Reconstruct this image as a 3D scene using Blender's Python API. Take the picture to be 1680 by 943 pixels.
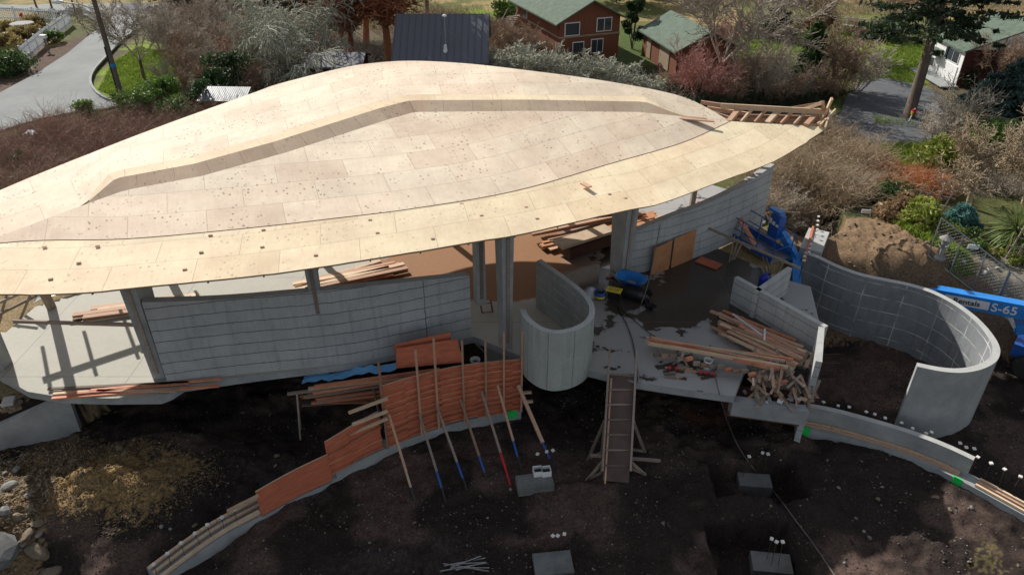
import bpy, math, random
import numpy as np
from mathutils import Vector, Matrix
R = math.radians
random.seed(7); RNG = np.random.default_rng(7)
for o in list(bpy.data.objects): bpy.data.objects.remove(o)
S = bpy.context.scene
COL = S.collection
# ------------------------------------------------------------------ camera, sky, sun, exposure
PITCH = 32.0; FPX = 1200.0; CAMZ = 16.0
cam = bpy.data.cameras.new('camera'); cam.sensor_width = 36; cam.lens = 36*FPX/1680; cam.clip_end = 6000
camo = bpy.data.objects.new('camera', cam); COL.objects.link(camo)
camo.location = (0, 0, CAMZ); camo.rotation_euler = (R(90-PITCH), 0, 0); S.camera = camo
SUN_EL, SUN_AZ = 34.5, 36.0          # azimuth measured from +Y towards -X
w = bpy.data.worlds.new('World'); S.world = w; w.use_nodes = True
nt = w.node_tree; bg = nt.nodes['Background']
sky = nt.nodes.new('ShaderNodeTexSky'); sky.sky_type = 'NISHITA'; sky.sun_disc = False
sky.sun_elevation = R(SUN_EL); sky.sun_rotation = R(-SUN_AZ)
hsv = nt.nodes.new('ShaderNodeHueSaturation'); hsv.inputs['Saturation'].default_value = .42; nt.links.new(sky.outputs[0], hsv.inputs['Color']); nt.links.new(hsv.outputs[0], bg.inputs[0]); bg.inputs[1].default_value = 0.10
sl = bpy.data.lights.new('sun', 'SUN'); sl.energy = 4.6; sl.angle = R(0.5); sl.color = (1.0, 0.95, 0.89)
so = bpy.data.objects.new('sun', sl); COL.objects.link(so)
sd = Vector((-math.sin(R(SUN_AZ))*math.cos(R(SUN_EL)), math.cos(R(SUN_AZ))*math.cos(R(SUN_EL)), math.sin(R(SUN_EL))))
so.rotation_euler = sd.to_track_quat('Z', 'Y').to_euler(); so.location = (-20, 60, 40)
S.view_settings.view_transform = 'Standard'; S.view_settings.look = 'None'
S.view_settings.exposure = 0.40; S.view_settings.gamma = 1.0; S.view_settings.use_curve_mapping = False
S.render.engine = 'CYCLES'
# ------------------------------------------------------------------ survey helpers
SI, CO = math.sin(R(PITCH)), math.cos(R(PITCH))
def ray(px, py):
    v = (py-471.5)/FPX; u = (px-840)/FPX
    return u, CO - v*SI, -(SI + v*CO)
def at(px, py, z=0.0):
    a, b, c = ray(px, py); d = (z-CAMZ)/c
    return Vector((a*d, b*d, z))
def atY(px, py, Y):
    a, b, c = ray(px, py); d = Y/b
    return Vector((a*d, Y, CAMZ + c*d))
def V(*a): return Vector(a)
# ------------------------------------------------------------------ object helpers
def tag(o, label=None, cat=None, group=None, kind=None):
    if label: o['label'] = label
    if cat: o['category'] = cat
    if group: o['group'] = group
    if kind: o['kind'] = kind
    return o
def empty(name, loc, label=None, cat=None, group=None, rz=0.0):
    o = bpy.data.objects.new(name, None); COL.objects.link(o); o.location = loc; o.rotation_euler = (0, 0, rz)
    o.empty_display_size = 0.2
    return tag(o, label, cat, group)
class MB:
    def __init__(s): s.v = []; s.f = []; s.uv = []; s.hasuv = False
    def quad(s, a, b, c, d, uv=None):
        n = len(s.v); s.v += [tuple(a), tuple(b), tuple(c), tuple(d)]; s.f.append((n, n+1, n+2, n+3))
        s.uv += list(uv) if uv else [(0, 0)]*4
        if uv: s.hasuv = True
        return s
    def poly(s, pts):
        n = len(s.v); s.v += [tuple(p) for p in pts]; s.f.append(tuple(range(n, n+len(pts)))); s.uv += [(p[0], p[1]) for p in pts]; return s
    def hexa(s, b, t):      # b, t: 4 pts each counter-clockwise from above
        s.poly([b[3], b[2], b[1], b[0]]); s.poly(t)
        for i in range(4):
            j = (i+1) % 4
            L = (Vector(b[j])-Vector(b[i])).length; H = (Vector(t[i])-Vector(b[i])).length
            s.quad(b[i], b[j], t[j], t[i], [(0, 0), (L, 0), (L, H), (0, H)])
        return s
    def box(s, c, d, rz=0, tilt=None):
        M = Matrix.Rotation(rz, 3, 'Z')
        if tilt is not None: M = M @ tilt
        c = Vector(c); x, y, z = d[0]/2, d[1]/2, d[2]/2
        q = [(-x, -y), (x, -y), (x, y), (-x, y)]
        b = [c + M @ Vector((p[0], p[1], -z)) for p in q]; t = [c + M @ Vector((p[0], p[1], z)) for p in q]
        return s.hexa(b, t)
    def beam(s, a, b, w, h, up=(0, 0, 1)):
        a = Vector(a); b = Vector(b); d = (b-a).normalized(); u = Vector(up)
        if abs(d.dot(u)) > .97: u = Vector((0, 1, 0))
        x = d.cross(u).normalized()*w/2; z = x.cross(d).normalized()*h/2
        return s.hexa([a-x-z, a+x-z, b+x-z, b-x-z], [a-x+z, a+x+z, b+x+z, b-x+z])
    def tube(s, pts, r, n=8, cap=True):
        pts = [Vector(p) for p in pts]; rs = r if isinstance(r, (list, tuple)) else [r]*len(pts)
        rings = []
        for i, p in enumerate(pts):
            d = (pts[min(i+1, len(pts)-1)]-pts[max(i-1, 0)]).normalized()
            u = Vector((0, 0, 1)) if abs(d.z) < .95 else Vector((1, 0, 0))
            x = d.cross(u).normalized(); y = d.cross(x).normalized()
            base = len(s.v)
            for k in range(n):
                a = 2*math.pi*k/n; s.v.append(tuple(p + x*math.cos(a)*rs[i] + y*math.sin(a)*rs[i])); 
            rings.append(base)
        for i in range(len(rings)-1):
            for k in range(n):
                k2 = (k+1) % n; s.f.append((rings[i]+k, rings[i]+k2, rings[i+1]+k2, rings[i+1]+k)); s.uv += [(0, 0)]*4
        if cap:
            s.f.append(tuple(rings[0]+k for k in range(n))); s.f.append(tuple(rings[-1]+k for k in reversed(range(n)))); s.uv += [(0, 0)]*(2*n)
        return s
    def lathe(s, prof, c=(0, 0, 0), n=20):   # prof [(r,z)]
        base = len(s.v)
        for r, z in prof:
            for k in range(n):
                a = 2*math.pi*k/n; s.v.append((c[0]+r*math.cos(a), c[1]+r*math.sin(a), c[2]+z))
        for i in range(len(prof)-1):
            for k in range(n):
                k2 = (k+1) % n; s.f.append((base+i*n+k, base+i*n+k2, base+(i+1)*n+k2, base+(i+1)*n+k)); s.uv += [(0, 0)]*4
        return s
    def grid(s, P, uvs=None):   # P[i][j]
        ni, nj = len(P), len(P[0]); base = len(s.v)
        for i in range(ni):
            for j in range(nj): s.v.append(tuple(P[i][j]))
        for i in range(ni-1):
            for j in range(nj-1):
                s.f.append((base+i*nj+j, base+(i+1)*nj+j, base+(i+1)*nj+j+1, base+i*nj+j+1))
                if uvs: s.uv += [uvs[i][j], uvs[i+1][j], uvs[i+1][j+1], uvs[i][j+1]]; s.hasuv = True
                else: s.uv += [(0, 0)]*4
        return s
    def build(s, name, m, parent=None, smooth=False, bevel=0):
        me = bpy.data.meshes.new(name); me.from_pydata(s.v, [], s.f)
        if s.hasuv and len(s.uv) == len(me.loops):
            ul = me.uv_layers.new(name='UVMap'); ul.data.foreach_set('uv', [c for p in s.uv for c in p])
        me.materials.append(m); me.update()
        if smooth: me.polygons.foreach_set('use_smooth', [True]*len(me.polygons))
        o = bpy.data.objects.new(name, me); COL.objects.link(o)
        if parent: o.parent = parent
        if bevel:
            b = o.modifiers.new('bevel', 'BEVEL'); b.width = bevel; b.segments = 2; b.limit_method = 'ANGLE'
        return o
def npmesh(name, verts, faces, m, parent=None, smooth=False):   # faces: (n,k) int array
    me = bpy.data.meshes.new(name); n, k = faces.shape
    me.vertices.add(len(verts)); me.vertices.foreach_set('co', verts.astype(np.float32).ravel())
    me.loops.add(n*k); me.loops.foreach_set('vertex_index', faces.astype(np.int32).ravel())
    me.polygons.add(n); me.polygons.foreach_set('loop_start', np.arange(0, n*k, k, dtype=np.int32))
    me.update(calc_edges=True); me.validate()
    if smooth: me.polygons.foreach_set('use_smooth', [True]*len(me.polygons))
    me.materials.append(m)
    o = bpy.data.objects.new(name, me); COL.objects.link(o)
    if parent: o.parent = parent
    return o
def children(o): return [c for c in bpy.data.objects if c.parent == o]
def copy_tree(o, parent=None):
    c = o.copy(); COL.objects.link(c)
    if parent is not None: c.parent = parent
    for ch in children(o): copy_tree(ch, c)
    return c
# ------------------------------------------------------------------ materials
def base_mat(name, rough=0.8, metal=0.0, spec=0.3):
    m = bpy.data.materials.new(name); m.use_nodes = True; t = m.node_tree; b = t.nodes['Principled BSDF']
    b.inputs['Roughness'].default_value = rough; b.inputs['Metallic'].default_value = metal
    b.inputs['Specular IOR Level'].default_value = spec
    return m, t, b
def N(t, kind, **kw):
    n = t.nodes.new(kind)
    for k, v in kw.items():
        if k in n.inputs: n.inputs[k].default_value = v
        else: setattr(n, k, v)
    return n
def mixc(t, fac, a, b, blend='MIX'):
    n = t.nodes.new('ShaderNodeMix'); n.data_type = 'RGBA'; n.blend_type = blend
    for i, val in ((0, fac), (6, a), (7, b)):
        if isinstance(val, (int, float)): n.inputs[i].default_value = val
        elif isinstance(val, tuple): n.inputs[i].default_value = (*val, 1)[:4]
        else: t.links.new(val, n.inputs[i])
    return n.outputs[2]
def ramp(t, src, p0, p1, c0=(0, 0, 0, 1), c1=(1, 1, 1, 1)):
    n = t.nodes.new('ShaderNodeValToRGB'); n.color_ramp.elements[0].position = p0; n.color_ramp.elements[1].position = p1
    n.color_ramp.elements[0].color = c0; n.color_ramp.elements[1].color = c1; t.links.new(src, n.inputs[0]); return n.outputs[0]
def bump(t, b, src, strength=0.3, dist=0.02):
    n = N(t, 'ShaderNodeBump', Strength=strength, Distance=dist); t.links.new(src, n.inputs['Height']); t.links.new(n.outputs[0], b.inputs['Normal'])
def noise(t, scale, detail=6, rough=.6, vec=None):
    n = N(t, 'ShaderNodeTexNoise', Scale=scale, Detail=detail, Roughness=rough)
    if vec is not None: t.links.new(vec, n.inputs['Vector'])
    return n.outputs[0]
def coord(t, kind='Object', scale=None):
    c = t.nodes.new('ShaderNodeTexCoord').outputs[kind]
    if scale:
        mp = t.nodes.new('ShaderNodeMapping'); mp.inputs['Scale'].default_value = scale; t.links.new(c, mp.inputs[0]); c = mp.outputs[0]
    return c
_mc = {}
def mat(name, c1, c2=None, scale=3.0, rough=.8, bmp=.2, metal=0.0, stretch=None, spec=.3, perobj=0.0):
    if name in _mc: return _mc[name]
    m, t, b = base_mat(name, rough, metal, spec); c2 = c2 or tuple(x*.7 for x in c1)
    v = coord(t, 'Object', stretch); n = noise(t, scale, 8, .65, v)
    col = mixc(t, ramp(t, n, .3, .7), c1, c2)
    n2 = noise(t, scale*7, 4, .6, v); col = mixc(t, .25, col, mixc(t, n2, (.6, .6, .6), (1.3, 1.3, 1.3)), 'MULTIPLY')
    if perobj:
        oi = t.nodes.new('ShaderNodeObjectInfo'); mr = N(t, 'ShaderNodeMapRange'); t.links.new(oi.outputs['Random'], mr.inputs[0])
        mr.inputs[3].default_value = 1-perobj; mr.inputs[4].default_value = 1+perobj
        hs = t.nodes.new('ShaderNodeHueSaturation'); t.links.new(mr.outputs[0], hs.inputs['Value']); t.links.new(col, hs.inputs['Color']); col = hs.outputs[0]
    t.links.new(col, b.inputs['Base Color'])
    if bmp: bump(t, b, n2, bmp, .02)
    _mc[name] = m; return m
def concrete(name, c1, c2, line, pw=2.4, ph=.42, msize=.012, streak=True, line_var=True, off=0.0):
    m, t, b = base_mat(name, .85); uv = coord(t, 'UV'); ob = coord(t, 'Object')
    n = noise(t, .9, 8, .65, ob); col = mixc(t, ramp(t, n, .35, .7), c1, c2)
    n2 = noise(t, 11, 6, .7, ob); col = mixc(t, .5, col, mixc(t, n2, (.55, .55, .55), (1.4, 1.4, 1.4)), 'MULTIPLY')
    if streak:
        st = noise(t, 1.0, 5, .7, coord(t, 'UV', (5, .35, 1))); col = mixc(t, ramp(t, st, .5, .75), col, tuple(x*.62 for x in c1))
    # tie holes
    vo = N(t, 'ShaderNodeTexVoronoi', Scale=1.0); vo.inputs['Randomness'].default_value = .25; t.links.new(coord(t, 'UV', (1.6, 2.4, 1)), vo.inputs['Vector'])
    col = mixc(t, ramp(t, vo.outputs['Distance'], .035, .06, (.8, .8, .8, 1), (0, 0, 0, 1)), col, tuple(x*.3 for x in c1))
    br = N(t, 'ShaderNodeTexBrick', Scale=1.0); br.offset = off
    wob = noise(t, 2.0, 3, .5, uv)
    ad = t.nodes.new('ShaderNodeVectorMath'); ad.operation = 'MULTIPLY_ADD'; t.links.new(wob, ad.inputs[0]); ad.inputs[1].default_value = (.10, .09, 0); t.links.new(uv, ad.inputs[2])
    t.links.new(ad.outputs[0], br.inputs['Vector'])
    br.inputs['Mortar Size'].default_value = msize; br.inputs['Brick Width'].default_value = pw; br.inputs['Row Height'].default_value = ph; br.inputs['Mortar Smooth'].default_value = .4
    br.inputs['Color1'].default_value = (1, 1, 1, 1); br.inputs['Color2'].default_value = (.94, .94, .94, 1)
    col = mixc(t, .6, col, br.outputs['Color'], 'MULTIPLY')
    fac = br.outputs['Fac']
    if line_var:
        nn = noise(t, 1.3, 4, .6, ob); ml = t.nodes.new('ShaderNodeMath'); ml.operation = 'MULTIPLY'; t.links.new(fac, ml.inputs[0]); t.links.new(ramp(t, nn, .3, .6), ml.inputs[1]); fac = ml.outputs[0]
    col = mixc(t, fac, col, line)
    t.links.new(col, b.inputs['Base Color']); bump(t, b, n2, .35, .01)
    return m
def roof_mat(name, ca, cb, spots=.8, pw=2.44, ph=1.22):
    m, t, b = base_mat(name, .7, spec=.15); uv = coord(t, 'UV')
    br = N(t, 'ShaderNodeTexBrick', Scale=1.0); br.offset = .5; t.links.new(uv, br.inputs['Vector'])
    br.inputs['Mortar Size'].default_value = .009; br.inputs['Brick Width'].default_value = pw; br.inputs['Row Height'].default_value = ph; br.inputs['Mortar Smooth'].default_value = .2
    br.inputs['Color1'].default_value = (*ca, 1); br.inputs['Color2'].default_value = (*cb, 1); br.inputs['Mortar'].default_value = tuple(x*.62 for x in ca) + (1,)
    br2 = N(t, 'ShaderNodeTexBrick', Scale=1.0); br2.offset = .5; t.links.new(coord(t, 'UV'), br2.inputs['Vector'])
    br2.inputs['Mortar Size'].default_value = 0; br2.inputs['Brick Width'].default_value = pw*2; br2.inputs['Row Height'].default_value = ph
    br2.inputs['Color1'].default_value = (1, .95, .90, 1); br2.inputs['Color2'].default_value = (.95, .97, .94, 1)
    col = mixc(t, 1.0, br.outputs['Color'], br2.outputs['Color'], 'MULTIPLY')
    g = noise(t, 1.0, 6, .7, coord(t, 'UV', (10, 1.3, 1))); col = mixc(t, .35, col, mixc(t, g, (.58, .50, .42), (1.3, 1.26, 1.22)), 'MULTIPLY')
    st = noise(t, .5, 9, .7, uv); col = mixc(t, .9, col, mixc(t, ramp(t, st, .35, .65), (.80, .74, .70), (1.05, 1.05, 1.0)), 'MULTIPLY')
    vo = N(t, 'ShaderNodeTexVoronoi', Scale=1.0); vo.inputs['Randomness'].default_value = .75; t.links.new(coord(t, 'UV', (6.4, 4.2, 1)), vo.inputs['Vector'])
    wn = noise(t, 14, 2, .5, uv)
    su = t.nodes.new('ShaderNodeMath'); su.operation = 'MULTIPLY_ADD'; t.links.new(wn, su.inputs[0]); su.inputs[1].default_value = -.22; t.links.new(vo.outputs['Distance'], su.inputs[2])
    spot = ramp(t, su.outputs[0], .04, .20, (1, 1, 1, 1), (0, 0, 0, 1))
    mask = ramp(t, noise(t, .7, 4, .6, uv), .42, .60)
    ml = t.nodes.new('ShaderNodeMath'); ml.operation = 'MULTIPLY'; t.links.new(spot, ml.inputs[0]); t.links.new(mask, ml.inputs[1])
    m2 = t.nodes.new('ShaderNodeMath'); m2.operation = 'MULTIPLY'; t.links.new(ml.outputs[0], m2.inputs[0]); m2.inputs[1].default_value = spots
    col = mixc(t, m2.outputs[0], col, (.16, .13, .09))
    t.links.new(col, b.inputs['Base Color']); bump(t, b, g, .15, .005)
    return m
CW = (.36, .37, .36); CWb = (.25, .265, .27)
M_WALL = concrete('board_formed_concrete', (.42, .43, .42), (.32, .33, .325), (.08, .08, .08), 9.0, .44, .018)
M_WALL_R = concrete('board_formed_concrete_fine', (.43, .44, .43), (.33, .34, .335), (.11, .11, .11), 14.0, .40, .014)
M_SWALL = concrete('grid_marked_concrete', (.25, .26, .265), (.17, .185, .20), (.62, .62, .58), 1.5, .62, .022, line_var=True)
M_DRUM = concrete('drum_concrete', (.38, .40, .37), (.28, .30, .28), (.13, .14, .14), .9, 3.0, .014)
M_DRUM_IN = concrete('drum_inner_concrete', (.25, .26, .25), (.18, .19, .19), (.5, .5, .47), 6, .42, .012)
M_PLAIN = mat('plain_concrete', (.36, .37, .36), (.22, .23, .23), 1.2, .9, .4)
M_BLOCK = mat('footing_concrete', (.20, .20, .19), (.10, .10, .095), 2.0, .95, .6)
M_RIM = mat('pale_rim_concrete', (.46, .46, .43), (.34, .34, .32), 2.0, .85, .3)
M_LUMB = mat('fresh_lumber', (.47, .30, .20), (.33, .19, .12), 1.5, .75, .25, stretch=(1, 12, 12), perobj=.35)
M_LUMB2 = mat('weathered_lumber', (.30, .24, .19), (.18, .14, .11), 1.5, .85, .3, stretch=(1, 12, 12), perobj=.35)
M_RED = mat('red_form_plywood', (.62, .185, .095), (.38, .11, .06), 2.6, .65, .4, stretch=(1, 1, 5))
M_REDB = mat('red_stained_batten', (.66, .27, .15), (.40, .15, .08), 2, .7, .3, perobj=.2)
M_PALE = mat('pale_lumber', (.62, .47, .32), (.48, .34, .22), 2, .7, .2, perobj=.2)
M_OSB = mat('orange_plywood', (.50, .24, .11), (.36, .16, .07), 2.5, .7, .2)
M_BLUE = mat('blue_painted_steel', (.02, .11, .42), (.015, .07, .28), 2, .4, .05, spec=.5)
M_BLUEP = mat('blue_plastic', (.02, .22, .58), (.015, .16, .45), 3, .4, .05, spec=.5)
M_JBLUE = mat('bright_blue_boom_paint', (.03, .24, .66), (.02, .17, .50), 2, .35, .05, spec=.5)
M_WHITE = mat('white_paint', (.78, .78, .76), (.62, .62, .60), 2, .5, .08)
M_BLACK = mat('black_plastic', (.012, .012, .014), (.02, .02, .022), 4, .35, .1, spec=.5)
M_RUB = mat('tyre_rubber', (.02, .02, .02), (.035, .033, .03), 6, .9, .4)
M_STEEL = mat('grey_steel', (.36, .36, .36), (.22, .22, .21), 4, .45, .1, metal=.6)
M_RUST = mat('rusty_rebar', (.09, .055, .04), (.05, .03, .022), 8, .85, .2)
M_GREEN = mat('green_marking_paint', (.02, .62, .10), (.015, .45, .08), 4, .7, .1)
M_REDP = mat('red_paint', (.62, .03, .04), (.45, .02, .03), 4, .6, .1)
M_YEL = mat('yellow_plastic', (.75, .62, .04), (.55, .42, .03), 6, .5, .1)
# ------------------------------------------------------------------ noise for terrain
_lat = np.random.default_rng(3).random((512, 512))
def vnoise(x, y):
    xi = np.floor(x).astype(int); yi = np.floor(y).astype(int); fx = x-xi; fy = y-yi
    fx = fx*fx*(3-2*fx); fy = fy*fy*(3-2*fy); g = lambda a, b: _lat[a % 512, b % 512]
    return (g(xi, yi)*(1-fx)+g(xi+1, yi)*fx)*(1-fy) + (g(xi, yi+1)*(1-fx)+g(xi+1, yi+1)*fx)*fy
def fbm(x, y, o=5, g=.5):
    s = 0; a = 1; n = 0
    for k in range(o): s = s + a*vnoise(x*2**k+17*k, y*2**k+31*k); n += a; a *= g
    return s/n
def smooth(e0, e1, x): q = np.clip((x-e0)/(e1-e0), 0, 1); return q*q*(3-2*q)
def inpoly(x, y, P):
    r = np.zeros(x.shape, bool); n = len(P)
    for i in range(n):
        x1, y1 = P[i][0], P[i][1]; x2, y2 = P[(i+1) % n][0], P[(i+1) % n][1]
        if y1 == y2: continue
        c = ((y1 > y) != (y2 > y)) & (x < (x2-x1)*(y-y1)/(y2-y1)+x1); r ^= c
    return r
BX = [-80, -30, -22, -18.5, -17.2, -15.7, -15.0, -8, 0, 5, 9, 11.2, 12.9, 15, 17, 20, 24, 30, 80]
BY = [16, 17.2, 18.4, 19.25, 19.75, 20.1, 22.3, 24, 25, 26, 26.5, 27.6, 29.2, 28.4, 27.6, 26.8, 26.0, 25.5, 24]
PITZ = -2.5
def mound(x, y, cx, cy, rx, ry, h, rot=0, p=1.0):
    c, s = math.cos(rot), math.sin(rot); dx = x-cx; dy = y-cy
    d = np.sqrt(((dx*c+dy*s)/rx)**2 + ((-dx*s+dy*c)/ry)**2)
    return h*np.clip(1-d, 0, 1)**p
GP = at(150, 800, -2.0); LP = at(20, 830, -1.6); DP = at(1455, 385, .3)
def terrain(x, y):
    x = np.asarray(x, float); y = np.asarray(y, float)
    b = np.interp(x, BX, BY) + (fbm(x*.5+9, y*.5, 3)-.5)*.5
    wdt = np.interp(x, [-20, -15.8, -15, 9, 12, 16, 30], [.5, .35, .8, .8, .6, 2.5, 3.5])
    t = smooth(0, 1, (b - y)/wdt + .0)
    up = -.12 + (fbm(x*.35, y*.35, 4)-.5)*.14
    terr = smooth(-14.5, -17, x)*smooth(28, 22, y)           # lower terrace at the far left end of the slab
    up = up - terr*.9
    n = fbm(x*.8+5, y*.8+3, 6, .55)-.5
    rut = np.sin((x*.8+y*.35+fbm(x*.3, y*.3, 3)*6)*4.2)*smooth(.45, .6, fbm(x*.25+60, y*.25, 3))*.05
    dn = PITZ + rut + n*.55 + (fbm(x*4, y*4, 4)-.5)*.10
    dn = dn - .18*smooth(.52, .62, fbm(x*.45+40, y*.45, 3))
    rough = (fbm(x*3+80, y*3, 5, .6)-.5)
    dn = dn + mound(x, y, GP.x+.4, GP.y+.1, 4.3, 2.7, 1.25, .35, .9)*(1+rough*.5)
    dn = dn + mound(x, y, LP.x-1.9, LP.y-2.0, 3.0, 3.2, 1.7, 0, .8)*(1+rough*.8)
    dn = dn + mound(x, y, -12.2, 19.0, 3.4, 1.6, .5, .2, 1)
    for (px, py, rx, ry, dep) in ((1243, 782, 1.55, .85, .9), (1243, 905, 1.4, 1.25, 1.0), (905, 935, 1.6, .8, .15)):
        c = at(px, py, PITZ); q = np.maximum(np.abs(x-c.x)/rx, np.abs(y-c.y)/ry) + rough*.12
        dn = dn - dep*smooth(1.0, .90, q)
    h = up*(1-t) + dn*t
    h = h + mound(x, y, DP.x+.7, DP.y-.3, 4.1, 2.7, .75, -.35, .7)*(1+rough*.6+(fbm(x*7, y*7, 5, .7)-.5)*.6)
    h = h + mound(x, y, DP.x+1.2, DP.y-2.6, 3.0, 1.8, .8, -.5, .9)*(1+rough*.4)
    h = h - 2.0*mound(x, y, 14.7, 32.9, 1.7, 3.0, 1, -.1, .4)
    h = h + smooth(78, 130, y)*4.5
    return h
def gz(x, y): return float(terrain(np.array([x]), np.array([y]))[0])
def ground_at(px, py):
    z = PITZ
    for _ in range(8):
        p = at(px, py, z); z = .5*z + .5*gz(p.x, p.y)
    p = at(px, py, z); return p
def axis(parts):
    out = []
    for a, b, s in parts: out += list(np.arange(a, b, s))
    return np.array(out)
xs = axis([(-3000, -400, 400), (-400, -80, 40), (-80, -30, 1.2), (-30, -21, .25), (-21, 22, .085), (22, 30, .25), (30, 80, 1.2), (80, 400, 40), (400, 3200, 400)])
ys = axis([(-400, -20, 60), (-20, 10, 3), (10, 12.5, .3), (12.5, 24, .085), (24, 36, .16), (36, 95, .6), (95, 400, 20), (400, 4200, 400)])
X, Y = np.meshgrid(xs, ys, indexing='ij'); Z = terrain(X, Y)
nx, ny = X.shape; idx = np.arange(nx*ny).reshape(nx, ny)
F = np.stack([idx[:-1, :-1], idx[1:, :-1], idx[1:, 1:], idx[:-1, 1:]], -1).reshape(-1, 4)
# soil colours by region
def pp(L, z=0): return [at(a, b, z) for a, b in L]
C = np.zeros((nx, ny, 4)); C[..., 3] = 1
jit = (fbm(X*.6, Y*.6, 4)-.5)*2.6; jit2 = (fbm(X*.6+50, Y*.6+9, 4)-.5)*2.6
hj = RNG.normal(0, 1, X.shape); hj2 = RNG.normal(0, 1, X.shape)
def paint(poly, col, amt=1.0, j=1.0):
    m = inpoly(X+jit*j+hj*(.10+.25*j), Y+jit2*j+hj2*(.10+.25*j), poly); C[m, :3] = C[m, :3]*(1-amt) + np.array(col)*amt
C[..., :3] = (.085, .075, .045)
fb = fbm(X*.12, Y*.12, 4)
C[..., :3] = np.where((fb > .52)[..., None], np.array((.075, .085, .032)), C[..., :3])
far = Y > 74; C[far, :3] = np.where((fbm(X*.1+5, Y*.3, 4) > .47)[far][:, None], np.array((.24, .19, .09)), np.array((.11, .12, .04)))
pit = Y < np.interp(X, BX, BY)+.6
sm_ = smooth(.42, .58, fbm(X*.5+7, Y*.5, 5))[..., None]; soil = np.array((.070, .050, .042))*sm_ + np.array((.026, .020, .018))*(1-sm_)
C[pit, :3] = soil[pit]
GRASS = (.15, .21, .03); GRASS2 = (.09, .12, .03)
paint(pp([(150, 140), (185, 95), (240, 60), (300, 90), (290, 160), (240, 180), (190, 165)]), GRASS, 1, .25)
paint(pp([(1400, 80), (1440, 60), (1530, 70), (1520, 130), (1500, 150), (1440, 128), (1400, 120)]), GRASS, 1, .6)
paint(pp([(1280, 20), (1420, 30), (1400, 160), (1240, 170), (1200, 120)]), GRASS2, .8, .8)
paint(pp([(1430, 190), (1460, 178), (1505, 188), (1500, 208), (1440, 205)]), GRASS, 1, .3)
paint(pp([(1340, 170), (1380, 158), (1400, 172), (1370, 190)]), GRASS2, 1, .3)
paint(pp([(1440, 236), (1560, 230), (1600, 280), (1500, 290)]), GRASS2, 1, .5)
paint(pp([(1430, 340), (1470, 330), (1540, 410), (1600, 452), (1560, 455), (1480, 395)]), (.10, .16, .03), 1, .3)
paint(pp([(760, 15), (900, 15), (900, 40), (780, 45)]), GRASS, 1, .6)
paint(pp([(1010, 40), (1060, 50), (1090, 120), (1200, 160), (1130, 175), (1020, 140)]), (.06, .09, .025), 1, .5)
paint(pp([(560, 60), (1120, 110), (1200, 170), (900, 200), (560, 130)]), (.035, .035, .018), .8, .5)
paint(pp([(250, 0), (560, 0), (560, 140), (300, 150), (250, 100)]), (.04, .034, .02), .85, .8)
paint(pp([(0, 40), (90, 45), (100, 75), (20, 100), (-60, 100)]), (.20, .14, .07), 1, .3)
paint(pp([(0, 100), (100, 70), (155, 42), (168, 48), (100, 110), (0, 165), (-80, 190), (-80, 130)]), (.085, .06, .045), 1, .2)
paint([(DP.x-5, DP.y-4.4, 0), (DP.x+4, DP.y-5.5, 0), (DP.x+5.5, DP.y+1, 0), (DP.x+1, DP.y+2.4, 0), (DP.x-4.5, DP.y+2.6, 0)], (.15, .105, .065), 1, .3)
paint(pp([(1165, 395), (1200, 370), (1250, 365), (1300, 410), (1310, 455), (1240, 445)]), (.30, .23, .12), 1, .15)
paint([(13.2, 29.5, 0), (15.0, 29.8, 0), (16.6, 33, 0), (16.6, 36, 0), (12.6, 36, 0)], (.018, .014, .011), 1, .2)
paint([(GP.x-2.2, GP.y-1.6, 0), (GP.x+2.0, GP.y-.9, 0), (GP.x+3.3, GP.y+1.0, 0), (GP.x-1, GP.y+1.9, 0), (GP.x-3, GP.y+1.6, 0)], (.235, .155, .068), 1, .45)
paint([(-40, 8, 0), (LP.x+.4, 8, 0), (LP.x+1.3, 14, 0), (LP.x+.7, LP.y+2.2, 0), (-40, LP.y+2.2, 0)], (.17, .12, .07), 1, .3)
paint(pp([(60, 715), (130, 705), (220, 730), (260, 745), (200, 760), (60, 740)], -2.3), (.10, .075, .05), 1, .2)
paint([(-24, 19.3, 0), (-15.3, 20.2, 0), (-15.2, 24, 0), (-18, 26.5, 0), (-30, 26, 0)], (.24, .19, .11), 1, .2)
paint(pp([(1560, 425), (1680, 400), (1700, 470), (1640, 470)]), (.16, .15, .12), 1, .3)
paint(pp([(1100, 660), (1180, 670), (1200, 700), (1120, 690)], -2.5), (.055, .026, .016), .9, .3)
paint(pp([(350, 740), (480, 760), (560, 830), (430, 820)], -2.5), (.05, .045, .04), .55, .6)
paint(pp([(1620, 895), (1642, 885), (1650, 935), (1612, 940)], -2.5), (.10, .085, .04), .8, .3)
paint(pp([(600, 900), (760, 880), (760, 943), (560, 943)], -2.5), (.05, .045, .042), .5, .5)
mg, t, b = base_mat('earth_and_grass', .95, spec=.1)
atn = t.nodes.new('ShaderNodeAttribute'); atn.attribute_name = 'soil'
ob = coord(t, 'Object'); n1 = noise(t, 1.6, 10, .75, ob); n2 = noise(t, 13, 10, .8, ob)
col = mixc(t, .85, atn.outputs['Color'], mixc(t, n1, (.15, .14, .14), (2.0, 1.95, 1.9)), 'MULTIPLY')
col = mixc(t, .9, col, mixc(t, ramp(t, n2, .32, .68), (.25, .25, .25), (2.1, 2.05, 2.0)), 'MULTIPLY')
vo = N(t, 'ShaderNodeTexVoronoi', Scale=6.0); t.links.new(ob, vo.inputs['Vector'])
peb = ramp(t, vo.outputs['Distance'], .10, .16, (1, 1, 1, 1), (0, 0, 0, 1)); pm = ramp(t, noise(t, 2.2, 5, .7, ob), .50, .64)
ml = t.nodes.new('ShaderNodeMath'); ml.operation = 'MULTIPLY'; t.links.new(peb, ml.inputs[0]); t.links.new(pm, ml.inputs[1])
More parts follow.
